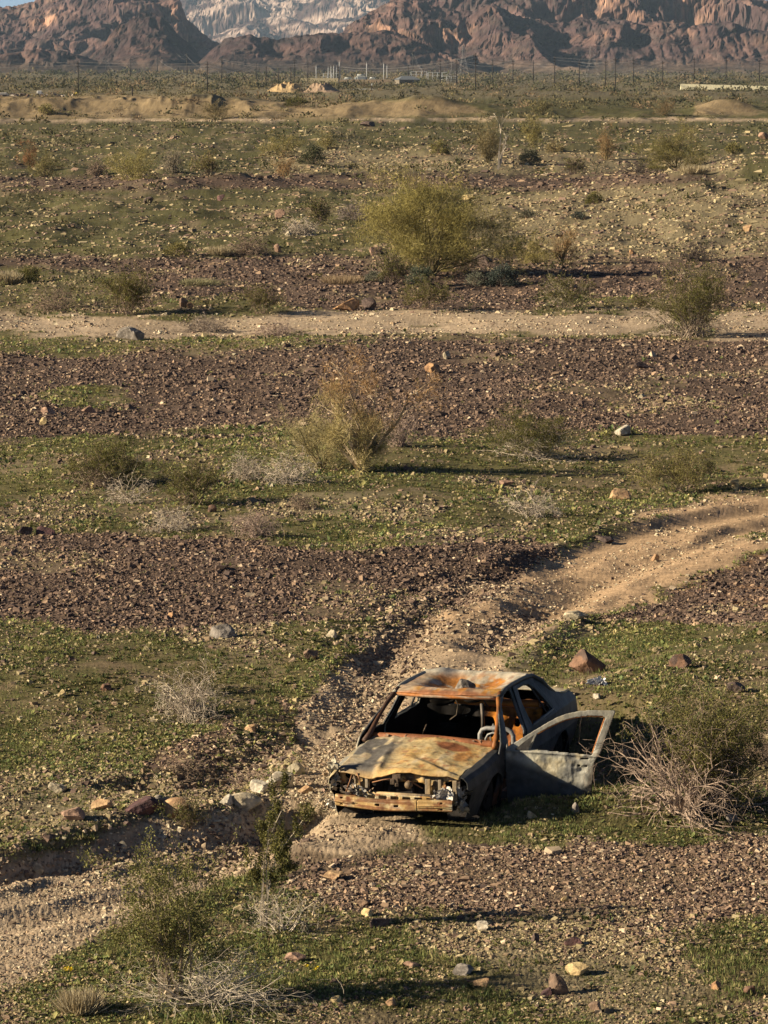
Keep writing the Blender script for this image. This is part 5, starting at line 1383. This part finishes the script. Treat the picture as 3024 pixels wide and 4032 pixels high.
 ('tuft', 'grass_tuft', 1500, 374, 72, 22, "straw tuft at the foot of the broad olive palo verde", 'grass tuft', GT, {}),
 ('dome', 'brittlebush', 1285, 440, 44, 26, "dark green low bush on the upper stony hillside", 'bush', GB, dict(leaf=CREO)),
 ('dome', 'brittlebush', 1250, 474, 36, 18, "grey-green low bush under the dark one on the stony hillside", 'bush', GB, dict(leaf=BLUEG)),
 ('dome', 'brittlebush', 1140, 470, 40, 16, "grey bush on the slope right of the largest palo verde's top", 'bush', GB, dict(leaf=[(.14, .14, .09), (.10, .10, .07)])),
 ('paloverde', 'palo_verde_tree', 466, 260, 62, 40, "yellowish palo verde at the foot of the earth bank", 'tree', GP, dict(leaf=[(.28, .22, .10), (.23, .18, .08)])),
 ('dome', 'brittlebush', 640, 229, 54, 20, "dark green bush growing on the face of the earth bank", 'bush', GB, dict(leaf=CREO)),
 ('dome', 'brittlebush', 100, 248, 40, 26, "olive bush at the foot of the earth bank at far left", 'bush', GB, dict(leaf=OLIVE)),
 ('paloverde', 'palo_verde_tree', 1435, 250, 46, 34, "reddish-brown dried palo verde near the right tan mound", 'tree', GP, dict(leaf=[(.28, .18, .09), (.23, .145, .075)])),
 ('paloverde', 'palo_verde_tree', 1172, 248, 52, 36, "yellow-green palo verde right of the middle tan mound", 'tree', GP, dict(leaf=OLIVE)),
]
for i, (kd, nm, dx, dy, w_, h_, lab, cat, grp, kw) in enumerate(PL):
    plant(kd, nm, dx, dy, w_, h_, lab, cat, grp, 500 + i, **kw)

# yellow flowers
def flower(Dx, Dy, label, seed, n=5):
    X, Y, Z = at(Dx, Dy); g = np.random.default_rng(seed)
    r = thing("wildflower", label, "flower", (X, Y, Z), 0, "yellow wildflowers in the foreground grass")
    A = []; B = []; P = []
    for k in range(n):
        tp = np.array([g.normal() * .035, g.normal() * .03, .10 + .05 * g.random()])
        A.append((0, 0, 0)); B.append(tp); P.append(tp)
    V, F, per = seg_mesh(A, B, np.full(n, .003), np.full(n, .002))
    link("stems", mesh_np("stems", V, F, np.tile((.1, .14, .04), (len(V), 1))), M_leaf, r)
    V = []; F = []
    for tp in P:
        for q in range(7):
            a = 6.283 * q / 7; b = len(V); c_, s_ = math.cos(a), math.sin(a)
            for (rr, ww, zz) in ((.002, .002, 0), (.014, .007, .004), (.022, .0, .006), (.014, -.007, .004)):
                V.append(tp + np.array([c_ * rr - s_ * ww, s_ * rr * .6 - .4 * rr + c_ * ww, zz + .5 * s_ * rr]))
            F.append((b, b + 1, b + 2, b + 3))
    link("petals", mesh_np("petals", np.array(V), np.array(F), np.tile((.75, .55, .02), (len(V), 1))), M_leaf, r)
flower(150, 2122, "yellow wildflower clump left of the foreground creosote", 1, 6)
flower(683, 2122, "tiny yellow wildflower in the grass right of the flat pink rock", 2, 3)
# ------------------------------------------------------------------ far scrub: small clumps nobody could count
def scrub(name, n, vmin, vmax, seed, hpx, pal, zsel=None):
    g = np.random.default_rng(seed)
    x, y, d = photo_samples(n, g, vmin, vmax)
    z = H(x, y)
    cl = fbm(x / 13 + seed, y / 55, 3)
    k = g.random(n) < .25 + .75 * smooth(.38, .6, cl)
    if zsel is not None:
        W, _, _ = zones(x, y, z); k &= g.random(n) < W @ np.array(zsel)
    x, y, z, d = x[k], y[k], z[k], d[k]; n = len(x); L = 26
    h = d / 13990 * hpx * (0.3 + 1.2 * g.random(n) ** 3); wd = h * (1.2 + 1.0 * g.random(n))
    az = g.random((n, L)) * 6.283; po = np.arccos(1 - g.random((n, L)))
    D = np.stack([np.sin(po) * np.cos(az), np.sin(po) * np.sin(az), np.cos(po)], -1)
    base = np.stack([x, y, z], -1)[:, None, :]
    P = base + D * np.stack([wd, wd, h], -1)[:, None, :] * (0.25 + .5 * g.random((n, L, 1)))
    V, F = leaf_mesh(P.reshape(-1, 3), (D + g.normal(size=D.shape) * .6).reshape(-1, 3), np.repeat(h * .45, L), np.repeat(h * .12, L), g)
    C = np.array(pal)[g.integers(0, len(pal), n)] * (.7 + .6 * g.random((n, 1)))
    tag(link(name, mesh_np(name, V, F, np.repeat(C, L * 4, axis=0)), M_leaf), kind="stuff")
FARP = [(.115, .105, .052), (.15, .13, .065), (.085, .085, .045), (.19, .155, .08), (.21, .15, .09)]
scrub("far_scrub", 7500, 292, 372, 61, 20, [(.085, .085, .042), (.11, .10, .05), (.065, .068, .035), (.16, .135, .07), (.20, .15, .09)])
scrub("low_scrub", 9500, 470, 1250, 62, 25, [(.10, .10, .04), (.14, .12, .055), (.20, .17, .10), (.09, .085, .045)], (.05, .8, .02, .55, .4, .6, .3))
scrub("bank_scrub", 3600, 372, 470, 63, 22, FARP)

# ------------------------------------------------------------------ things on the far plain
def at_up(Dx, Dy): return at(Dx, Dy)
def box_m(name, dims, col, loc, rz=0, parent=None, bev=0):
    o = boxes(name, [(0, 0, 0) + dims], col, M_plain, parent, bev)
    o.location = loc; o.rotation_euler = (0, 0, rz); return o
POLEC = (0.026, 0.020, 0.018)
POLES = [  # D x, top y, base y, arm count, label
 (169, 132, 199, 2, "dark utility pole standing alone above the left end of the earth bank"),
 (282, 126, 165, 1, "thin far pole below the rocky knob at left"),
 (340, 125, 162, 1, "thin far pole just right of the rocky knob's foot"),
 (230, 126, 159, 1, "faint far pole left of the rocky knob"),
 (140, 128, 150, 1, "faint far pole at the foot of the left mountain slope"),
 (404, 116, 167, 2, "tall thin pole before the shaded left foothill"),
 (448, 134, 199, 2, "tall dark pole rising right above the bank's yellowish palo verde"),
 (479, 126, 175, 2, "dark pole next right of the pole above the bank's palo verde"),
 (554, 135, 172, 1, "short dark pole left of the dirt pile"),
 (575, 143, 177, 1, "short pole directly above the dirt pile's left foot"),
 (602, 146, 178, 1, "small pole above the left slope of the dirt pile"),
 (628, 145, 179, 2, "dark pole above the dirt pile, left of its pair"),
 (636, 128, 173, 2, "taller dark pole above the dirt pile, right of its pair"),
 (665, 135, 178, 2, "dark pole at the left end of the substation's cream wall"),
 (732, 143, 188, 2, "dark pole in front of the substation wall right of the dirt pile"),
 (882, 138, 175, 2, "dark pole before the substation's grey-roofed hut"),
 (892, 112, 168, 2, "tallest pole behind the substation's grey-roofed hut"),
 (915, 135, 173, 1, "thin pole right of the substation's grey-roofed hut"),
 (951, 131, 179, 2, "dark pole right of the substation gantries"),
 (986, 125, 180, 2, "dark pole between the substation and the tall near pole"),
 (1027, 116, 195, 3, "tallest near pole, dark, right of the substation"),
 (1064, 127, 175, 1, "thin pole in front of the dark mountain shadow"),
 (1108, 129, 184, 2, "dark pole right of the tallest near pole"),
 (1152, 131, 175, 1, "thin pole before the mountain's middle gully"),
 (1198, 122, 185, 2, "dark pole left of the lattice tower"),
 (1251, 132, 189, 2, "dark pole close to the left of the lattice tower's foot"),
 (1308, 130, 192, 2, "dark pole right of the lattice tower, left of a close pair"),
 (1329, 125, 193, 2, "dark pole right of the lattice tower, right of a close pair"),
 (1368, 127, 185, 2, "dark pole left of the long pale wall's end"),
 (1431, 132, 186, 1, "thin pole just before the long pale wall"),
 (1499, 125, 180, 2, "dark pole above the left part of the long pale wall"),
 (1568, 122, 180, 2, "dark pole above the middle of the long pale wall"),
 (1640, 129, 180, 3, "dark pole above the right end of the long pale wall"),
]
TOPS = {}
for i, (dx, ty, by, na, lab) in enumerate(POLES):
    X, Y, Z = at(dx, by); d = math.hypot(X, Y); m = KD * d / FPX
    hgt = (by - ty) * m
    r = thing("utility_pole", lab, "utility pole", (X, Y, Z - .3), 0, "utility poles on the far plain")
    rad = max(0.16, d / 3553 * 0.52)
    tube("post", [(0, 0, 0), (0, 0, hgt * .5), (0, 0, hgt + .3)], [rad, rad * .9, rad * .75], POLEC, M_plain, r, 8)
    for k in range(na):
        boxes("crossarm", [(0, -rad, hgt * (.95 - .10 * k), hgt * .13, .12, max(.12, hgt * .016))], POLEC, M_plain, r)
    TOPS[i] = (X, Y, Z + hgt * .955, hgt)
# wires strung between them
def wire(label, ids, off, side, rw):
    pts = []
    ids = sorted(ids, key=lambda q: POLES[q][0])
    P = [np.array([TOPS[q][0] + side * TOPS[q][3] * .055, TOPS[q][1], TOPS[q][2] - off * TOPS[q][3]]) for q in ids]
    d0 = (P[1] - P[0]); d1 = (P[-1] - P[-2])
    P = [P[0] - d0 / np.linalg.norm(d0) * 150] + P + [P[-1] + d1 / np.linalg.norm(d1) * 150]
    for a, b in zip(P[:-1], P[1:]):
        L = np.linalg.norm(b - a)
        for t in np.linspace(0, 1, 9)[:-1]:
            q = a * (1 - t) + b * t; q[2] -= 4 * t * (1 - t) * L * .012; pts.append(q)
    pts.append(P[-1])
    A = np.array(pts[:-1]); B = np.array(pts[1:])
    V, F, per = seg_mesh(A, B, np.full(len(A), rw), np.full(len(A), rw))
    tag(link("power_line", mesh_np("power_line", V, F, np.tile((.22, .21, .21), (len(V), 1))), M_plain), label, "power line", "power lines strung between the poles")
near = [0, 6, 14, 20, 25, 27, 32]; mid = [5, 7, 13, 15, 19, 22, 24, 28, 30]; farl = [3, 1, 2, 8, 16, 18, 21, 23, 29, 31]
wire("upper wire strung along the nearest dark poles", near, 0.0, -1, .035)
wire("second wire of the nearest dark poles, on the arms' right ends", near, 0.0, 1, .035)
wire("lower wire strung along the nearest dark poles", near, 0.10, -1, .035)
wire("upper wire of the pole row passing the substation's cream wall", mid, 0.0, -1, .035)
wire("lower wire of the pole row passing the substation's cream wall", mid, 0.10, 1, .035)
wire("upper wire of the farthest thin poles below the foothills", farl, 0.0, -1, .035)
wire("lower wire of the farthest thin poles below the foothills", farl, 0.10, 1, .035)

# lattice towers
def lattice(dx, ty, by, wD, label):
    X, Y, Z = at(dx, by); d = math.hypot(X, Y); m = KD * d / FPX; h = (by - ty) * m; w0 = wD * m / 2
    r = thing("lattice_tower", label, "transmission tower", (X, Y, Z - .3), .2, "lattice transmission towers on the plain")
    A = []; B = []
    lv = np.linspace(0, 1, 9)
    def wd(t): return w0 * np.interp(t, [0, .62, 1], [1, .26, .16])
    for sx_ in (-1, 1):
        for sy_ in (-1, 1):
            for a, b in zip(lv[:-1], lv[1:]):
                A.append((sx_ * wd(a), sy_ * wd(a), a * h)); B.append((sx_ * wd(b), sy_ * wd(b), b * h))
    for a, b in zip(lv[:-1], lv[1:]):
        for sy_ in (-1, 1):
            A += [(-wd(a), sy_ * wd(a), a * h), (wd(a), sy_ * wd(a), a * h), (-wd(b), sy_ * wd(b), b * h)]
            B += [(wd(b), sy_ * wd(b), b * h), (-wd(b), sy_ * wd(b), b * h), (wd(b), sy_ * wd(b), b * h)]
            A += [(sy_ * wd(a), -wd(a), a * h)]; B += [(sy_ * wd(b), wd(b), b * h)]
    n = len(A); rr = d / 3553 * .09
    V, F, per = seg_mesh(A, B, np.full(n, rr), np.full(n, rr), 4)
    link("tower_frame", mesh_np("tower_frame", V, F, np.tile((.20, .19, .19), (len(V), 1))), M_plain, r)
    for t in (.68, .81, .94):
        L = w0 * (1.15 if t > .7 else 1.35); s0 = wd(t)
        A = [(-s0, 0, t * h + h * .03), (s0, 0, t * h + h * .03), (-L, 0, t * h), (-L, 0, t * h)]; B = [(-L, 0, t * h), (L, 0, t * h), (L, 0, t * h), (-L, 0, t * h - h * .05)]
        V, F, per = seg_mesh(A, B, np.full(4, rr), np.full(4, rr), 4)
        link("tower_arm", mesh_np("tower_arm", V, F, np.tile((.20, .19, .19), (len(V), 1))), M_plain, r)
lattice(1278, 100, 184, 40, "tall lattice tower in front of the right mountain")
lattice(978, 132, 179, 26, "smaller lattice tower right of the substation")
lattice(1001, 98, 160, 20, "far lattice tower at the foot of the mountain above the substation")
lattice(30, 115, 142, 34, "faint lattice tower at the far left edge")

# substation
def loc_m(dx, by):
    X, Y, Z = at(dx, by); return X, Y, Z, KD * math.hypot(X, Y) / FPX
X, Y, Z, m = loc_m(690, 178)
tag(box_m("perimeter_wall", (80 * m, .6, 10 * m), (.56, .47, .29), (X, Y, Z + 4 * m), -.02), "bright cream wall in front of the substation, left section", "wall", "substation walls")
X, Y, Z, m = loc_m(788, 178)
tag(box_m("perimeter_wall", (112 * m, .6, 6.5 * m), (.44, .33, .22), (X, Y + 4, Z + 3 * m), .02), "long low tan wall in front of the substation, right section", "wall", "substation walls")
X, Y, Z, m = loc_m(880, 180)
r = thing("substation_hut", "small substation hut with a grey pitched roof", "building", (X, Y + 6, Z - .2), .25)
boxes("wall", [(0, 0, 4 * m, 46 * m, 40 * m, 9 * m)], (.17, .145, .11), M_plain, r)
V = np.array([(-1, -1, 0), (1, -1, 0), (1, 1, 0), (-1, 1, 0), (-.45, 0, 1), (.45, 0, 1)], float) * np.array([25 * m, 22 * m, 8 * m]) + np.array([0, 0, 8.6 * m])
link("roof", mesh_np("roof", V, [np.array([(0, 1, 5, 4), (2, 3, 4, 5)]), np.array([(1, 2, 5), (3, 0, 4)]), np.array([(3, 2, 1, 0)])], np.tile((.14, .155, .175), (6, 1))), M_plain, r)
boxes("window", [(-8 * m, -20.2 * m, 4.5 * m, 5 * m, .2, 3 * m)], (.05, .05, .06), M_plain, r)
boxes("door", [(8 * m, -20.2 * m, 3.4 * m, 4 * m, .2, 6.6 * m)], (.16, .16, .17), M_plain, r)
STEEL = (.50, .51, .52)
for k, (dx, ty, lab) in enumerate([(683, 143, "thin white steel pole standing left of the white mast cluster"), (709, 146, "leftmost white mast of the cluster in the substation"), (715, 144, "second white mast from the left in the substation cluster"), (721, 143, "middle white mast of the substation cluster"), (727, 144, "second white mast from the right in the substation cluster"), (733, 134, "tallest white mast at the right of the substation cluster"),
                                  (792, 137, "white mast between the transformer yard and the hut"), (829, 138, "white mast left of the hut, taller of two"), (836, 142, "white mast left of the hut, shorter of two")]):
    X, Y, Z, m = loc_m(dx, 174)
    r = thing("steel_mast", lab, "mast", (X, Y, Z - .2), 0, "white steel masts of the substation")
    hh = (174 - ty) * m
    tube("post", [(0, 0, 0), (0, 0, hh)], [max(.2, m * .75), max(.14, m * .5)], STEEL, M_plain, r, 8)
    tube("tip", [(0, 0, hh), (0, 0, hh + 3 * m)], m * .25, STEEL, M_plain, r, 6)
def gantry(dx, by, wD, hD, lab):
    X, Y, Z, m = loc_m(dx, by)
    r = thing("bus_gantry", lab, "switchgear", (X, Y, Z - .2), 0, "steel bus gantries of the substation")
    n = max(2, int(wD / 9))
    for i in range(n + 1):
        x = (-.5 + i / n) * wD * m
        for s in (-1, 1):
            tube("leg", [(x + s * 1.6 * m, 0, 0), (x, 0, hD * m)], m * .42, STEEL, M_plain, r, 5)
    boxes("beam", [(0, 0, hD * m, wD * m, m * .8, m * .9), (0, 0, hD * m * .62, wD * m, m * .6, m * .6)], STEEL, M_plain, r)
    for i in range(n):
        x = (-.5 + (i + .5) / n) * wD * m
        tube("insulator", [(x, 0, hD * m * 1.0), (x, 0, hD * m * 1.28)], [m * .45, m * .3], (.30, .22, .18), M_plain, r, 6)
gantry(717, 174, 36, 16, "wide white gantry under the white mast cluster")
gantry(905, 171, 34, 17, "white A-frame gantry behind the substation hut")
gantry(945, 173, 40, 17, "white A-frame gantry right of the hut")
gantry(970, 176, 30, 12, "low gantry at the substation's right end")
def transformer(dx, by, wD, hD, lab):
    X, Y, Z, m = loc_m(dx, by)
    r = thing("transformer", lab, "transformer", (X, Y, Z - .2), .1, "pale transformers of the substation")
    boxes("tank", [(0, 0, hD * .32 * m, wD * .62 * m, wD * .5 * m, hD * .64 * m)], (.46, .49, .48), M_plain, r, .15)
    boxes("radiator", [(sx_ * wD * .36 * m + k * .9 * m * sx_, 0, hD * .30 * m, .5 * m, wD * .42 * m, hD * .5 * m) for sx_ in (-1, 1) for k in range(3)], (.42, .45, .45), M_plain, r)
    for k in (-1, 0, 1):
        tube("bushing", [(k * wD * .2 * m, 0, hD * .62 * m), (k * wD * .24 * m, 0, hD * m)], [m * .9, m * .5], (.36, .30, .26), M_plain, r, 8)
    tube("conservator", [(-wD * .3 * m, -wD * .1 * m, hD * .80 * m), (wD * .25 * m, -wD * .1 * m, hD * .80 * m)], m * 1.3, (.50, .52, .51), M_plain, r, 10)
transformer(752, 175, 26, 9, "low white transformer left in the yard behind the tan wall")
transformer(780, 175, 30, 17, "tallest pale transformer with bushings behind the tan wall")
transformer(806, 175, 24, 10, "low white transformer at the right end behind the tan wall")
# long pale wall at the right
X0, Y0, Z0, m0 = loc_m(1471, 193)
L = 250 * m0
r = thing("canal_bank", "long pale cream concrete-lined bank at the right of the plain", "canal bank", (X0, Y0, Z0 - .2), 0.0)
h0, h1 = 13 * m0, 6.5 * m0
V = np.array([(0, 0, 0), (L, 0, 0), (L, h1 * .8, h1), (0, h0 * .8, h0), (0, h0 * 2.2, 0), (L, h1 * 2.2, 0)])
link("lining", mesh_np("lining", V, [np.array([(0, 1, 2, 3), (3, 2, 5, 4), (0, 4, 5, 1)]), np.array([(0, 3, 4), (1, 5, 2)])], np.tile((.60, .55, .37), (6, 1))), M_plain, r)
boxes("coping", [(L / 2, h0 * .95, (h0 + h1) / 2 + .2, L, .6, .3)], (.30, .31, .33), M_plain, r).rotation_euler = (0, math.atan2(h0 - h1, L), 0)
# dirt pile and its heaps
def dirt_pile(dx, by, wD, hD, lab, seed, c1, c2):
    X, Y, Z, m = loc_m(dx, by)
    u, v = np.meshgrid(np.linspace(-1, 1, 90), np.linspace(-1, 1, 46), indexing='ij')
    g = 1 - np.clip(np.hypot(u, v), 0, 1)
    h = smooth(0, .75, g) * (0.75 + .6 * (ridged(u * 3.2 + seed, v * 2.2 + seed, 3) - .3))
    V = np.stack([u * wD * m * .55, v * wD * m * .32, h * hD * m * 1.05 - .25], -1).reshape(-1, 3)
    i = np.arange(89)[:, None] * 46 + np.arange(45)[None, :]
    F = np.stack([i, i + 46, i + 47, i + 1], -1).reshape(-1, 4)
    C = mix(c1, c2, fbm(V[:, 0] / m / 12 + seed, V[:, 2] / m / 5, 3)) * (.8 + .4 * np.random.default_rng(seed).random((len(V), 1)))
    o = link("dirt_pile", mesh_np("dirt_pile", V, F, C), M_mount, None, (X, Y + 6, Z))
    tag(o, lab, "dirt pile", "piles of dug earth behind the bank")
dirt_pile(618, 199, 100, 22, "larger golden dirt pile behind the earth bank", 3, np.array((.46, .34, .18)), np.array((.36, .25, .14)))
dirt_pile(694, 198, 88, 19, "darker tan dirt pile joined to the right of the golden one", 5, np.array((.36, .26, .18)), np.array((.26, .19, .14)))
X, Y, Z, m = loc_m(772, 194)
r = thing("concrete_channel", "low pale concrete channel lip right of the dirt piles", "channel", (X, Y, Z - .1), -.06)
boxes("slab", [(0, 0, 2.4 * m, 76 * m, 3.0 * m, 2.0 * m)], (.42, .42, .40), M_plain, r)
boxes("footing", [((-.42 + .28 * k) * 76 * m, 0, .7 * m, 3 * m, 2.4 * m, 1.6 * m) for k in range(4)], (.30, .29, .27), M_plain, r)
# marker posts on the near edge of the plain
for dx, ty, by, lab in ((803, 178, 197, "short dark fence post with a white sign right of the concrete channel"), (286, 189, 207, "short post standing on the earth bank's left crest")):
    X, Y, Z, m = loc_m(dx, by)
    r = thing("marker_post", lab, "post", (X, Y, Z - .1), 0, "marker posts on the plain")
    tube("post", [(0, 0, 0), (0, 0, (by - ty) * m)], max(.1, m * .5), POLEC, M_plain, r, 6)
    boxes("sign_plate", [(0, -m * .6, (by - ty) * m * .8, 3 * m, .05, 4 * m)], (.62, .62, .60) if dx > 500 else (.1, .09, .08), M_plain, r)
# yard of machines and scrap at far left, on the crest of the bank
def machine(dx, by, lab, c, s_=1.0):
    X, Y, Z, m = loc_m(dx, by); m *= s_
    r = thing("excavator", lab, "machine", (X, Y, Z), .4)
    boxes("track", [(-2.2 * m, 0, .9 * m, 1.6 * m, 6 * m, 1.8 * m), (2.2 * m, 0, .9 * m, 1.6 * m, 6 * m, 1.8 * m)], (.05, .05, .05), M_plain, r, .05)
    boxes("cab", [(0, 0, 3.4 * m, 5 * m, 5 * m, 3 * m), (-1.2 * m, -1 * m, 5.4 * m, 2 * m, 2.4 * m, 2.4 * m)], c, M_plain, r, .1)
    tube("boom", [(1.2 * m, -1.5 * m, 4 * m), (3 * m, -4 * m, 8.5 * m), (6 * m, -6 * m, 7 * m), (7 * m, -7 * m, 3 * m)], m * .6, c, M_plain, r, 6)
machine(161, 207, "small bright yellow digger on the bank's crest at left", (.72, .58, .06), .8)
def truckbox(dx, by, wD, hD, lab, c):
    X, Y, Z, m = loc_m(dx, by)
    r = thing("parked_truck", lab, "truck", (X, Y, Z), .1, "trucks parked in the far left yard")
    boxes("body", [(0, 0, hD * .62 * m, wD * m, 3 * m, hD * .76 * m)], c, M_plain, r, .1)
    boxes("cab", [(wD * .62 * m, 0, hD * .42 * m, wD * .26 * m, 2.8 * m, hD * .5 * m)], c, M_plain, r, .1)
    boxes("windshield", [(wD * .66 * m, -1.42 * m, hD * .55 * m, wD * .16 * m, .06 * m, hD * .18 * m)], (.04, .04, .05), M_plain, r)
    for k in (-.36, .28, .62):
        tube("wheel", [(k * wD * m, -1.7 * m, hD * .14 * m), (k * wD * m, -1.2 * m, hD * .14 * m)], hD * .15 * m, (.03, .03, .03), M_plain, r, 12)
truckbox(85, 206, 10, 10, "white box truck in the yard above the earth bank at left", (.74, .73, .70))
truckbox(4, 207, 22, 7, "pale truck at the left edge of the yard above the bank", (.55, .53, .48))
truckbox(116, 207, 9, 6, "low dark truck in the yard between the white truck and the yellow digger", (.14, .12, .11))
truckbox(48, 207, 12, 6, "dull tan truck in the yard left of the white box truck", (.34, .29, .22))
g = np.random.default_rng(90)
P = []
for k in range(230):
    X, Y, Z = at(g.uniform(-60, 172), g.uniform(205.0, 207.5)); P.append((X, Y, Z))
P = np.array(P); cs = np.array([(.06, .05, .05), (.12, .10, .09), (.35, .31, .26), (.20, .13, .09), (.09, .07, .06)])
tag(link("scrap_heaps", stones_mesh("scrap_heaps", P, .22 + .45 * g.random(len(P)), cs[g.integers(0, 5, len(P))], 14, 1.0), M_stone), kind="stuff")

# ------------------------------------------------------------------ mountains
def ang(Dx): return math.atan((Dx * KD - 1512) / FPX)
def crest_h(Dy, d): return CAM_Z + math.tan(math.atan((2016 - Dy * KD) / FPX) - PITCH) * d
RIDGES = [  # distance, depth of the front slope, crest line in D, spur strength
 (3350, 330, [(-250, 190), (380, 178), (430, 128), (480, 84), (540, 74), (600, 84), (650, 78), (690, 70), (740, 72), (800, 66), (860, 70), (930, 100), (1000, 130), (1100, 170), (2000, 190)], .55),
 (3600, 420, [(-250, 220), (620, 190), (700, 100), (760, 48), (810, 22), (850, -4), (900, 2), (950, 20), (1010, 26), (1060, 10), (1110, 40), (1200, 50), (1300, 38), (1400, 56), (1480, 60), (1560, 50), (1640, 66), (1800, 60), (2000, 80)], .6),
 (3950, 430, [(-250, 230), (780, 150), (830, 30), (860, -30), (960, -60), (1100, -70), (1250, -66), (1380, -50), (1480, -40), (1560, -26), (1612, -8), (1640, 3), (1665, 8), (1720, -10), (1850, -20), (2000, 0)], .6),
 (3480, 260, [(-250, 175), (120, 172), (200, 126), (250, 72), (290, 36), (325, 26), (350, 34), (380, 62), (420, 104), (470, 160), (600, 190), (2000, 200)], .55),
 (3250, 160, [(-250, 150), (-50, 128), (40, 112), (110, 104), (160, 112), (220, 128), (300, 148), (420, 170), (2000, 200)], .5),
 (4300, 620, [(-300, 10), (-120, 20), (-20, 14), (10, 13), (30, 15), (60, 8), (95, -2), (160, -40), (240, -80), (330, -70), (385, -20), (402, 40), (430, 66), (470, 90), (530, 120), (640, 190), (2000, 240)], .5),
]
def mountains(name, ridges, d0, d1, nd, seed, farcol):
    th = np.linspace(-RAD(12), RAD(12), 1440); dd = np.linspace(d0, d1, nd)
    D, T = np.meshgrid(dd, th, indexing='ij')
    x = (D * np.sin(T)).ravel(); y = (D * np.cos(T)).ravel(); Df = D.ravel(); Tf = T.ravel()
    z = np.full(len(x), -8.0); tint = np.ones(len(x))
    wx = 60 * (fbm(x / 150 + seed, y / 150, 3) - .5); wy = 110 * (fbm(x / 170 + 40, y / 170 + seed, 3) - .5)
    for j, (dc, wdt, line, spur) in enumerate(ridges):
        a = np.array([ang(p[0]) for p in line]); hh = np.array([crest_h(p[1], dc) for p in line])
        Tn = Tf + (wx * .25) / dc
        A = np.interp(Tn, a, hh)
        A = A + 7 * (fbm(x / 22 + 3 * j, y / 90 + 11, 4) - .5) * np.clip(A / 50, 0, 1)
        t = (Df + wy - dc) / wdt
        sp = ridged(x / 150 + 7 * j + seed, y / 260 + 3 * j, 4, .45)
        R1 = ridged((x + .35 * y + wx) / 125 + 9 * j, (y + wy) / 230 + j, 3, .42)
        tt = np.where(t < 0, -t, t * .9) / (0.50 + 1.0 * spur * R1 + .15)
        fall = 1 - smooth(0, 1.0, tt * .92) ** .8
        base = np.where(A > 0, A * fall, A)
        rg = ridged(x / 42 + 5 * j, y / 70 + 2, 5, .55)
        base = base + np.clip(base, 0, 45) / 45 * ((R1 - .42) * 34 * smooth(0.03, .3, tt) + (rg - .42) * 13 * smooth(0.02, .35, tt) + (ridged(x / 13, y / 24, 3) - .4) * 4.5)
        zn = np.where(A > 1, base, -8) - 1.0
        tint = np.where(zn > z, (.80, 1.0, 1.12, .66, .85, 1.15)[j] if farcol is None else 1.0, tint)
        z = np.maximum(z, zn)
    cr = smooth(3, 14, z)
    y = y + cr * ((ridged(x / 34 + seed, z / 26 + y / 300, 4) - .4) * 26 + (ridged(x / 9 + 3, z / 7 + y / 90, 3) - .4) * 9)
    x = x + cr * (fbm(x / 12 + 8, z / 9 + y / 120, 3) - .5) * 5
    V = np.stack([x, y, z], 1)
    nr, nc = D.shape
    Z2 = z.reshape(nr, nc)
    sy = np.gradient(Z2, axis=0) / (dd[1] - dd[0]); sxx = np.gradient(Z2, axis=1) / (D * (th[1] - th[0]))
    slope = np.hypot(sy, sxx).ravel()
    n1 = fbm(x / 55 + 9, y / 160 + z / 26, 4); n2 = fbm(x / 8, y / 60 + z / 5, 4); n3 = np.random.default_rng(seed).random(len(x))
    C = mix(np.array((.072, .047, .047)), np.array((.120, .075, .066)), smooth(.4, .62, n1))
    C = mix(C, np.array((.105, .085, .060)), smooth(18, 2, z) * .7)
    out = smooth(.75, 1.3, slope) * smooth(.50, .64, n1 * .55 + n2 * .45)
    C = mix(C, np.array((.34, .20, .135)), out * .8)
    C = mix(C, np.array((.055, .045, .042)), smooth(.54, .66, n2) * .65)
    if farcol is not None: C = mix(C, np.array(farcol), .8 * smooth(.46, .62, n1) * smooth(45, 95, z))
    C = C * (tint * (.82 + .36 * n3))[:, None]
    i = np.arange(nr - 1)[:, None] * nc + np.arange(nc - 1)[None, :]
    F = np.stack([i, i + 1, i + nc + 1, i + nc], -1).reshape(-1, 4)
    tag(link(name, mesh_np(name, V, F, np.clip(C, .01, .9), False), M_mount), kind="structure")
mountains("mountains", RIDGES, 2950, 4750, 400, 3, None)
mountains("far_mountains", [(10200, 1450, [(-300, 40), (300, 10), (380, -10), (440, -24), (520, -40), (600, -34), (700, -50), (790, -30), (860, -40), (1000, -20), (1300, 20), (2000, 60)], .6),
                            (9200, 800, [(-300, 200), (380, 150), (430, 92), (500, 62), (560, 40), (620, 34), (680, 52), (720, 40), (800, 36), (900, 60), (1100, 150), (2000, 220)], .6)], 8150, 11700, 400, 9, (.38, .30, .26))

# ------------------------------------------------------------------ haze
hz = boxes("haze", [(0, 0, 0, 30000, 30000, 560)], (1, 1, 1), None, None)
hz.location = (0, 0, 560 / 2 - 12)
hm = bpy.data.materials.new("haze"); hm.use_nodes = True
n = hm.node_tree.nodes; n.remove(n["Principled BSDF"])
pv = n.new("ShaderNodeVolumePrincipled")
pv.inputs["Color"].default_value = (.55, .76, 1.0, 1)
pv.inputs["Density"].default_value = 3.4e-5
pv.inputs["Anisotropy"].default_value = 0.0
hm.node_tree.links.new(pv.outputs[0], n["Material Output"].inputs["Volume"])
hz.data.materials.clear(); hz.data.materials.append(hm)
tag(hz, kind="stuff")
